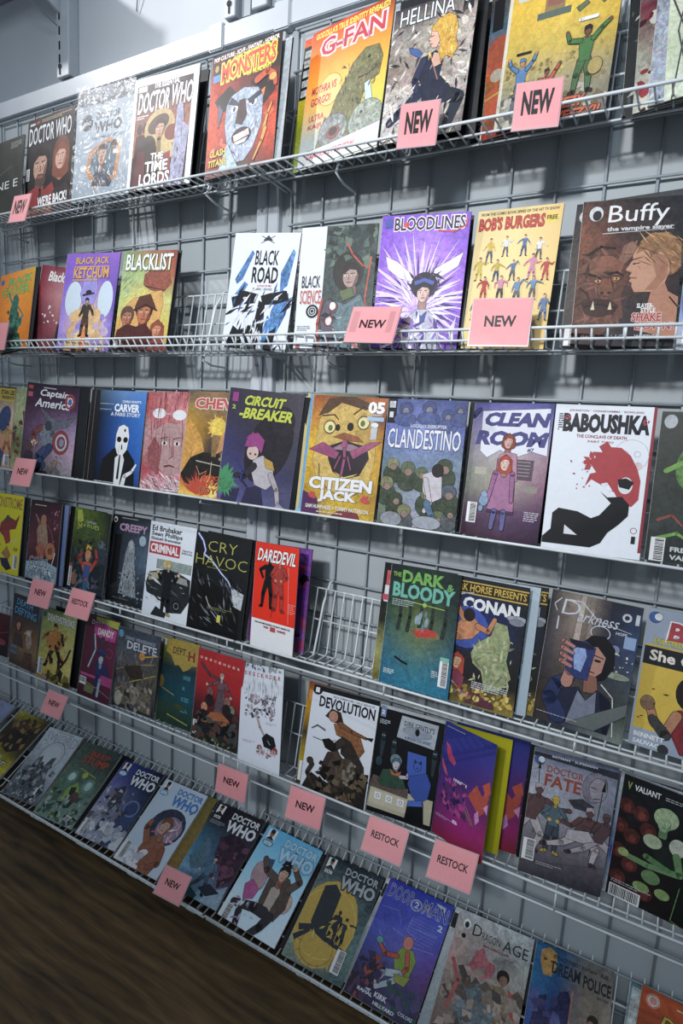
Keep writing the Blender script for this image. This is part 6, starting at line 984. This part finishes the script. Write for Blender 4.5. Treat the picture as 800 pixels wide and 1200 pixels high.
# ---------------------------------------------------------------- where each one stands: shelf, x, y, z, lean, yaw, roll, width, height (m, rad)
POSE = {
'm1': (0, -1.01, -0.1382, 0.397, 0.1673, 0.03933, -0.08592, 0.2187, 0.2443),
'm2': (0, -0.7984, -0.1147, 0.397, 0.1098, -0.006806, -0.04127, 0.2175, 0.2915),
'm3': (0, -0.5274, -0.1454, 0.397, 0.09822, 0.0455, -0.003501, 0.2133, 0.2932),
'm4': (0, -0.3141, -0.1441, 0.397, 0.09099, 0.01644, 0.02068, 0.2159, 0.2768),
'm4b': (0, -0.3124, -0.1274, 0.397, 0.137, 0.03913, 0.008514, 0.2174, 0.2818),
'm5': (0, -0.05361, -0.1474, 0.397, 0.1103, -0.03828, -0.03988, 0.2043, 0.2841),
'm6': (0, -0.04246, -0.142, 0.397, 0.156, -0.06242, -0.05159, 0.2197, 0.2761),
'm7b': (0, 0.163, -0.1082, 0.397, 0.1214, -0.1473, -0.0109, 0.217, 0.2957),
'm7': (0, 0.1873, -0.1173, 0.397, 0.1251, -0.174, -0.009963, 0.2224, 0.3021),
'm8': (0, 0.3902, -0.1423, 0.397, 0.1013, -0.03299, 0.02014, 0.1722, 0.2555),
'm8b': (0, 0.4023, -0.1136, 0.397, 0.05815, 0.1165, 0.01492, 0.1758, 0.275),
'm9': (0, 0.5576, -0.08848, 0.397, 0.1085, -0.1277, -0.001213, 0.1707, 0.2675),
'm9b': (0, 0.5864, -0.1064, 0.397, 0.108, -0.1461, -0.05151, 0.1759, 0.2675),
'm10': (0, 0.6265, -0.1181, 0.397, 0.07497, -0.06998, 0.02095, 0.1952, 0.2501),
'm11': (0, 0.8494, -0.09926, 0.397, 0.1469, -0.1254, -0.07326, 0.2076, 0.2805),
'm12': (0, 0.8745, -0.113, 0.397, 0.1639, -0.1144, -0.0788, 0.2199, 0.2745),
'm13': (0, 0.9032, -0.1265, 0.397, 0.1908, -0.118, -0.06414, 0.2312, 0.2681),
'm14': (0, 0.9346, -0.138, 0.397, 0.1976, -0.09653, -0.08843, 0.2439, 0.2624),
'c1': (1, -0.9131, -0.1653, 0, 0.2006, -0.02259, -0.1041, 0.1787, 0.2534),
'c2': (1, -0.7581, -0.1345, 0, 0.09882, 0.09985, 0.1399, 0.1857, 0.2486),
'c3': (1, -0.5924, -0.154, 0, 0.1555, 0.1346, 0.01825, 0.1922, 0.2768),
'c4': (1, -0.3723, -0.1482, 0, 0.1421, 0.1151, 0.03126, 0.1745, 0.2643),
'c5': (1, 0.006373, -0.1472, 0, 0.07696, 0.08415, 0.07055, 0.1768, 0.2645),
'c6': (1, 0.2198, -0.1503, 0, 0.1065, 0.168, -0.007634, 0.1744, 0.2614),
'c7': (1, 0.4049, -0.1317, 0, 0.03394, 0.1187, 0.02291, 0.1807, 0.2623),
'c8': (1, 0.5826, -0.1192, 0, 0.08152, -0.02292, 0.0227, 0.1597, 0.262),
'c9': (1, 0.7742, -0.1092, 0, 0.1306, -0.06202, -0.01688, 0.1729, 0.2672),
'c10': (1, 0.7941, -0.1367, 0, 0.1549, 0.1715, -0.01216, 0.1628, 0.2558),
'c11': (1, 0.9653, -0.1179, 0, 0.1442, -0.1228, -0.04237, 0.1755, 0.259),
'd1': (2, -1.058, -0.1384, -0.366, 0.101, -0.029, 0.03043, 0.1736, 0.264),
'd2': (2, -0.8613, -0.1499, -0.366, 0.1404, 0.03395, -0.03186, 0.1736, 0.2654),
'd3': (2, -0.7768, -0.1496, -0.366, 0.08981, 0.1842, 0.06526, 0.2017, 0.2725),
'd4': (2, -0.7166, -0.1261, -0.366, 0.09152, -0.02827, 0.02284, 0.1737, 0.2712),
'd5': (2, -0.4664, -0.1482, -0.366, 0.1267, 0.05712, 0.006146, 0.1747, 0.2635),
'd6': (2, -0.2877, -0.1375, -0.366, 0.1315, 0.02292, -0.02049, 0.1734, 0.2666),
'd7': (2, -0.1398, -0.1428, -0.366, 0.1454, 0.01445, -0.0009824, 0.1731, 0.2709),
'd8': (2, 0.02429, -0.1532, -0.366, 0.08943, 0.1479, 0.06381, 0.2003, 0.2737),
'd9b': (2, 0.2342, -0.1445, -0.366, 0.1473, 0.03526, -0.01138, 0.1737, 0.275),
'd9': (2, 0.2604, -0.1541, -0.366, 0.1412, 0.1283, 0.01095, 0.1755, 0.2692),
'd10': (2, 0.4421, -0.138, -0.366, 0.08642, 0.05013, -0.003449, 0.1716, 0.2665),
'd11': (2, 0.6153, -0.1378, -0.366, 0.09315, -0.1944, -0.01474, 0.1627, 0.2657),
'd12': (2, 0.7853, -0.1498, -0.366, 0.0944, 0.1095, -0.00368, 0.1652, 0.2665),
'd13': (2, 0.9599, -0.1189, -0.366, 0.1058, -0.02474, -0.01489, 0.1726, 0.2631),
'e1': (3, -1.02, -0.1429, -0.72, 0.1223, -0.00801, -0.01076, 0.1672, 0.2643),
'e2': (3, -0.8159, -0.1473, -0.72, 0.1309, -0.04265, -0.02957, 0.1648, 0.2633),
'e2b': (3, -0.806, -0.1349, -0.72, 0.1199, -0.0149, -0.0007275, 0.1672, 0.2605),
'e3': (3, -0.6207, -0.1334, -0.72, 0.1305, -0.02908, 0.01416, 0.1676, 0.2577),
'e4': (3, -0.4593, -0.1241, -0.72, 0.1357, -0.04992, -0.0251, 0.1644, 0.2584),
'e5': (3, -0.2698, -0.1482, -0.72, 0.131, 0.01207, 0.002742, 0.1681, 0.2634),
'e6': (3, -0.08838, -0.1528, -0.72, 0.129, 0.1054, 0.01929, 0.1708, 0.2615),
'e7': (3, 0.09618, -0.1523, -0.72, 0.08166, -0.142, -0.04432, 0.1427, 0.2627),
'e8': (3, 0.08862, -0.1259, -0.72, 0.1232, 0.03616, -0.02232, 0.1669, 0.2558),
'e9': (3, 0.4488, -0.1328, -0.72, 0.1433, 0.02061, -0.009222, 0.1675, 0.2623),
'e10': (3, 0.4669, -0.1447, -0.72, 0.1521, -0.05093, -0.02588, 0.164, 0.2632),
'e11': (3, 0.5972, -0.1374, -0.72, 0.1425, -0.01489, 0.0001522, 0.1672, 0.2621),
'e12': (3, 0.6171, -0.1219, -0.72, 0.1484, 0.05717, -0.001899, 0.1683, 0.2605),
'e12b': (3, 0.6357, -0.114, -0.72, 0.1445, 0.0731, -0.01515, 0.1674, 0.2601),
'e13': (3, 0.7949, -0.1166, -0.72, 0.1035, -0.04065, 0.02707, 0.1627, 0.2617),
'e14': (3, 0.9717, -0.1105, -0.72, 0.1346, -0.08622, 0.001969, 0.1682, 0.259),
'f1': (4, -1.128, -0.1156, -1.042, 0.1091, 0.05602, 0.005974, 0.1339, 0.1497),
'f2': (4, -0.9465, -0.1327, -1.042, 0.1058, -0.05766, -0.007227, 0.1574, 0.2433),
'f3': (4, -0.7631, -0.1478, -1.042, 0.1375, 0.03677, 0.02412, 0.1591, 0.2352),
'f4': (4, -0.568, -0.1468, -1.042, 0.1837, -0.04418, -0.02525, 0.1546, 0.2544),
'f5': (4, -0.4144, -0.1289, -1.042, 0.11, 0.07153, 0.01224, 0.1629, 0.2431),
'f6': (4, -0.257, -0.1182, -1.042, 0.1692, -0.08271, -0.0705, 0.1524, 0.2429),
'f7': (4, -0.09777, -0.1303, -1.042, 0.1257, -0.003967, -0.018, 0.1622, 0.2498),
'f8': (4, 0.07178, -0.1533, -1.042, 0.1819, -0.1281, -0.1512, 0.1451, 0.2598),
'f9b': (4, 0.261, -0.1396, -1.042, 0.1762, 0.03913, 0.002032, 0.1604, 0.252),
'f9': (4, 0.2906, -0.1545, -1.042, 0.1602, 0.1358, 0.02707, 0.1679, 0.2588),
'f10': (4, 0.4515, -0.1314, -1.042, 0.1742, 0.09469, 0.01203, 0.1541, 0.2481),
'f12': (4, 0.6028, -0.1177, -1.042, 0.1846, 0.03656, -0.0008522, 0.1463, 0.2444),
'f13': (4, 0.6279, -0.09828, -1.042, 0.1452, 0.09607, 0.02003, 0.1588, 0.244),
'f14': (4, 0.8, -0.1266, -1.042, 0.1368, 0.1439, 0.02848, 0.1566, 0.2582),
'f15b': (4, 0.9584, -0.09929, -1.042, 0.129, -0.1294, 0.003107, 0.1597, 0.2417),
'f15': (4, 0.9644, -0.1057, -1.042, 0.1241, -0.1232, 0.008089, 0.1616, 0.2407),
'g0': (5, -1.229, -0.2462, -1.41, 1.03, 0.007576, -0.001551, 0.1613, 0.2467),
'g1': (5, -1.018, -0.2466, -1.41, 1.031, 0.02073, -0.004207, 0.1613, 0.2443),
'g2': (5, -0.7991, -0.2469, -1.41, 0.9624, 0.125, 0.003853, 0.1537, 0.2369),
'g3': (5, -0.6231, -0.2525, -1.41, 0.9848, 0.1064, 0.01316, 0.1616, 0.2459),
'g3b': (5, -0.6015, -0.2393, -1.41, 1.029, 0.07391, -0.007007, 0.1604, 0.2415),
'g4': (5, -0.4395, -0.2423, -1.41, 1.007, 0.07973, 0.006351, 0.1608, 0.2386),
'g5': (5, -0.2641, -0.2507, -1.41, 1.019, 0.04637, 0.008988, 0.1632, 0.2449),
'g5b': (5, -0.2191, -0.2359, -1.41, 1.032, 0.1001, -0.01309, 0.1604, 0.2346),
'g6': (5, -0.06247, -0.2395, -1.41, 1.028, 0.02047, 0.0003215, 0.1655, 0.241),
'g7': (5, 0.119, -0.2446, -1.41, 1.034, 0.02702, 0.04248, 0.1781, 0.241),
'g8': (5, 0.3122, -0.2478, -1.41, 1.045, 0.001963, -0.01112, 0.1607, 0.2435),
'g9': (5, 0.4838, -0.25, -1.41, 1.059, -0.03752, -0.01422, 0.1678, 0.2571),
'g10': (5, 0.6816, -0.2537, -1.41, 1.026, 0.03249, -0.003022, 0.1697, 0.2623),
'g11': (5, 0.8547, -0.2434, -1.41, 1.028, 0.04387, -0.01003, 0.1575, 0.2617),
'g12b': (5, 1.021, -0.2409, -1.41, 1.028, -0.04947, 0.01017, 0.1613, 0.2566),
'g12': (5, 1.038, -0.2513, -1.41, 1.027, -0.05931, 0.01315, 0.1614, 0.2666),
'd5b': (2, -0.5228, -0.1384, -0.366, 0.1406, 0.01682, -0.01341, 0.1733, 0.2674),
'f3b': (4, -0.73, -0.1266, -1.042, 0.1166, -0.02651, 0.01479, 0.1607, 0.2384),
'e1b': (3, -1.002, -0.1343, -0.72, 0.1126, -0.02791, 0.004584, 0.1675, 0.2619),
'e3b': (3, -0.6461, -0.1264, -0.72, 0.1265, -0.01618, -0.0003637, 0.1672, 0.2575),
'f14b': (4, 0.7889, -0.1036, -1.042, 0.1269, -0.1015, -0.003816, 0.1591, 0.242),
'e6b': (3, -0.08101, -0.1338, -0.72, 0.1306, -0.03517, 0.01309, 0.1679, 0.2582),
'g8b': (5, 0.297, -0.236, -1.41, 1.031, -0.006676, -0.004443, 0.1613, 0.228),
'g9b': (5, 0.4635, -0.2355, -1.41, 1.034, -0.06541, 0.0003097, 0.1591, 0.2377),
'g10b': (5, 0.6519, -0.2415, -1.41, 1.029, -0.02245, 0.004317, 0.1613, 0.25),
'd8b': (2, 0.05037, -0.1351, -0.366, 0.1072, -0.04621, 0.04387, 0.1745, 0.2666),
'd11b': (2, 0.6124, -0.1164, -0.366, 0.0882, -0.01854, -0.006005, 0.173, 0.2666),
'c7b': (1, 0.4164, -0.12, 0, 0.1008, 0.09438, -0.0141, 0.173, 0.2616),
'c1b': (1, -0.8967, -0.1573, 0, 0.1958, -0.1141, -0.1067, 0.1792, 0.2515),
'c4b': (1, -0.3671, -0.1316, 0, 0.16, -0.02174, 0.007036, 0.173, 0.2639),
}
TAGS = {
't1': (-0.8128, -0.1967, 0.3518, 0.2562, 0.02327, 0.01831, 0.07952, 0.08415),
't2': (0.4034, -0.1817, 0.3613, 0.04491, 0.05655, 0.03997, 0.07924, 0.08133),
't3': (0.6224, -0.1825, 0.3548, 0.05838, 0.09847, 0.0212, 0.07829, 0.07962),
't4': (-0.9299, -0.1929, -0.0003547, 0.1982, -0.01375, 0.009704, 0.07501, 0.08553),
't5': (0.3403, -0.2086, 0.001029, 0.4286, 0.06037, 0.03162, 0.1084, 0.08472),
't6': (0.596, -0.1921, -0.00592, 0.1775, 0.1268, 0.005393, 0.1077, 0.0892),
't7': (-0.8236, -0.2017, -0.4033, 0.3179, 0.1171, 0.002413, 0.0876, 0.08669),
't8': (-0.753, -0.1986, -0.7693, 0.2939, 0.1143, 0.03594, 0.09275, 0.08108),
't9': (-0.5649, -0.2031, -0.7642, 0.3602, 0.1084, 0.03555, 0.09268, 0.08161),
't10': (-0.6849, -0.2109, -1.104, 0.4798, 0.06645, 0.03571, 0.09092, 0.07125),
't11': (0.01459, -0.1907, -1.12, 0.1679, 0.0324, 0.000395, 0.0971, 0.07359),
't12': (0.242, -0.2034, -1.093, 0.3522, 0.0646, 0.001474, 0.09572, 0.07317),
't13': (0.453, -0.2202, -1.077, 0.6321, 0.03373, 0.01234, 0.09507, 0.07177),
't14': (0.6078, -0.232, -1.062, 0.8129, 0.003524, -0.0252, 0.09344, 0.07502),
't15': (-0.0835, -0.3098, -1.374, 0.775, 0.05027, 0.001158, 0.08766, 0.06778),
}
INKED = {c_c3, c_c4, c_c6, c_c7, c_c10, c_d1, c_d3, c_d8, c_d9, c_d10, c_d11, c_e1, c_e2, c_e3, c_e11, c_e13, c_e14, c_f2, c_f3, c_f4, c_f7, c_f9, c_f10, c_f14, c_g5, c_g7, c_g9, c_m5, c_m7, c_m8, c_m10}
SHELFNAME = ['magazines and comics on the top shelf', 'comics on the second shelf', 'comics on the third shelf', 'comics on the fourth shelf', 'comics on the fifth shelf', 'comics in the slanted floor rack']
def pose_matrix(x, y, z, lean, yaw, roll):
    c, s = math.cos(roll), math.sin(roll); cl, sl = math.cos(lean), math.sin(lean)
    r = Matrix(((c, 0, s), (0, 1, 0), (-s, 0, c))); l = Matrix(((1, 0, 0), (0, cl, sl), (0, -sl, cl)))
    return Matrix.Translation((x, y, z)) @ (Matrix.Rotation(yaw, 3, 'Z') @ l @ r).to_4x4()
def sheet(w, h, t, cover, seed, name='front_cover'):
    """a printed cover sheet: thin board with the artwork on its face"""
    a = Art(w, h, seed); a.ink = '15141a' if cover in INKED else None; a.lw = .6; cover(a)
    c0 = lin('8c8c8c')+(0,); n = len(a.V)
    # the edges and the back of the sheet
    e = [((-w/2), 0), (w/2, 0)]
    a.V += [(-w/2,-2e-5,0),(w/2,-2e-5,0),(w/2,-2e-5,h),(-w/2,-2e-5,h),(-w/2,t,0),(w/2,t,0),(w/2,t,h),(-w/2,t,h)]
    for f in ((0,1,5,4),(1,2,6,5),(2,3,7,6),(3,0,4,7),(4,5,6,7)): a.F.append(tuple(n+i for i in f)); a.C.append((c0,)*4)
    return a.mesh(name)
for idx, (k, q) in enumerate(POSE.items()):
    lab, cov, tk = INFO[k]; s, x, y, z, lean, yaw, roll, w, h = q; tk /= 1000
    if s == 5: tk = max(.0028, min(.011, (-.2285-y)*.51))
    mag = k[0] == 'm' and w > .19
    t = empty('magazine' if mag else 'comic_book', (0, 0, 0), lab, 'magazine' if mag else 'comic', SHELFNAME[s])
    t.matrix_world = pose_matrix(x, y, z+ZF, lean, yaw, roll)
    if cov is c_dark or k in ('m6',): M_ = M_BACK
    else: M_ = M_PAGE
    fc = link('front_cover', sheet(w, h, .0004, cov if k != 'f12' else c_yel, idx+3, 'front_cover'), None, t)
    link('pages', box_me('pages', -w/2+.0004, w/2-.001, .0004, tk-.0004, .0006, h-.0006), M_, t)
    link('back_cover', box_me('back_cover', -w/2, w/2, tk-.0004, tk, 0, h), M_BACK if k != 'e12' else M_BOARD, t)
    # folded spine joining both covers
    link('spine', box_me('spine', -w/2-.0004, -w/2, 0, tk, 0, h), M_BACK if cov in (c_dark, c_d5, c_e6) else M_BOARD if cov in (c_c5, c_d12, c_e5) else M_PAGE, t)
    if k == 'f12':
        oc = link('open_cover', sheet(.141, .246, .0004, c_inf, 99, 'open_cover'), None, t)
        oc.matrix_local = Matrix.Translation((-w/2, -.0012, 0)) @ Matrix.Rotation(-.46, 4, 'Z') @ Matrix.Translation((.0705, 0, 0))
    if k == 'm3':
        bm = bmesh.new(); n = 14
        rn = random.Random(4); vv = [[bm.verts.new((-w/2-.004+(w+.008)*i/n, -.003-rn.random()*.004, -.001+(h+.012)*j/n)) for i in range(n+1)] for j in range(n+1)]
        for j in range(n):
            for i in range(n): bm.faces.new((vv[j][i], vv[j][i+1], vv[j+1][i+1], vv[j+1][i]))
        o = link('clear_sleeve', bmesh_to('clear_sleeve', bm), M_SLEEVE, t)

# ---------------------------------------------------------------- pink price cards in clear holders
TAGL = {'t1': ('NEW', 1, 'tilted pink NEW card in tall narrow letters at the left end of the top shelf'), 't2': ('NEW', 1, 'pink card with tall black NEW below the blonde woman comic'), 't3': ('NEW', 1, 'large pink card with tall black NEW below the golden yellow comic'),
 't4': ('', 0, 'pale pink card cut off by the left edge on the second shelf'), 't5': ('NEW', 0, 'wide pink NEW card overlapping the violet comic on the second shelf'), 't6': ('NEW', 0, 'wide pink NEW card in front of the cream cartoon comic'),
 't7': ('NEW', 0, 'only pink NEW card on the third shelf'), 't8': ('NEW', 0, 'pink NEW card on the fourth shelf beside a RESTOCK card'), 't9': ('RESTOCK', 0, 'pink RESTOCK card on the fourth shelf below the murky green comic'),
 't10': ('NEW', 0, 'leftmost pink NEW card on the fifth shelf, below the yellow-green fighter comic'), 't11': ('NEW', 0, 'pink NEW card on the fifth shelf below the white curled comic'), 't12': ('NEW', 0, 'pink NEW card on the fifth shelf below the white fighters comic'),
 't13': ('RESTOCK', 0, 'pink RESTOCK card below the black comic with the blue hand'), 't14': ('RESTOCK', 0, 'rightmost pink RESTOCK card, below the comic swung open over yellow pages'), 't15': ('NEW', 0, 'pink NEW card on the floor rack rail, lowest card of all')}
for i, (k, q) in enumerate(TAGS.items()):
    txt, tall, lab = TAGL[k]; x, y, z, lean, yaw, roll, w, h = q
    t = empty('price_card_holder', (0, 0, 0), lab, 'price card', 'pink price cards on the shelf rails')
    t.matrix_world = pose_matrix(x, y, z+ZF, lean, yaw, roll)
    def art(a, txt=txt, tall=tall):
        H = a.H; a.bg(['d58f93 d99397', 'd48c91 d68f94', 'd9969a d48e93'], .04, nx=3, ny=3)
        if txt == 'NEW' and tall: a.t(15, H*.18, 70, H*.52, 'NEW', '101216', b=.045)
        elif txt == 'NEW': a.t(23, H*.36, 54, H*.24, 'NEW', '14161a', b=.03)
        elif txt: a.t(14, H*.35, 72, H*.21, txt, '14161a', b=.025)
        if k == 't5': a.r(4, H*.12, 14, H*.6, 'c98287', .05); a.r(80, H*.12, 12, H*.6, 'c98287', .05)
    me = sheet(w-.004, h-.004, .0005, art, i, 'card'); me.materials.clear(); me.materials.append(M_CARD)
    link('card', me, None, t, (0, -.0006, .002))
    link('holder_back', box_me('holder_back', -w/2, w/2, .0002, .0012, 0, h), M_CLIP, t)
    link('holder_lip', box_me('holder_lip', -w/2, w/2, -.0025, .0002, -.0004, .0022), M_CLIP, t)
    link('rail_clip', box_me('rail_clip', -w/2+.004, w/2-.004, .0012, .0046, h*.66, h*.66+.008, bev=.001), M_CLIP, t)
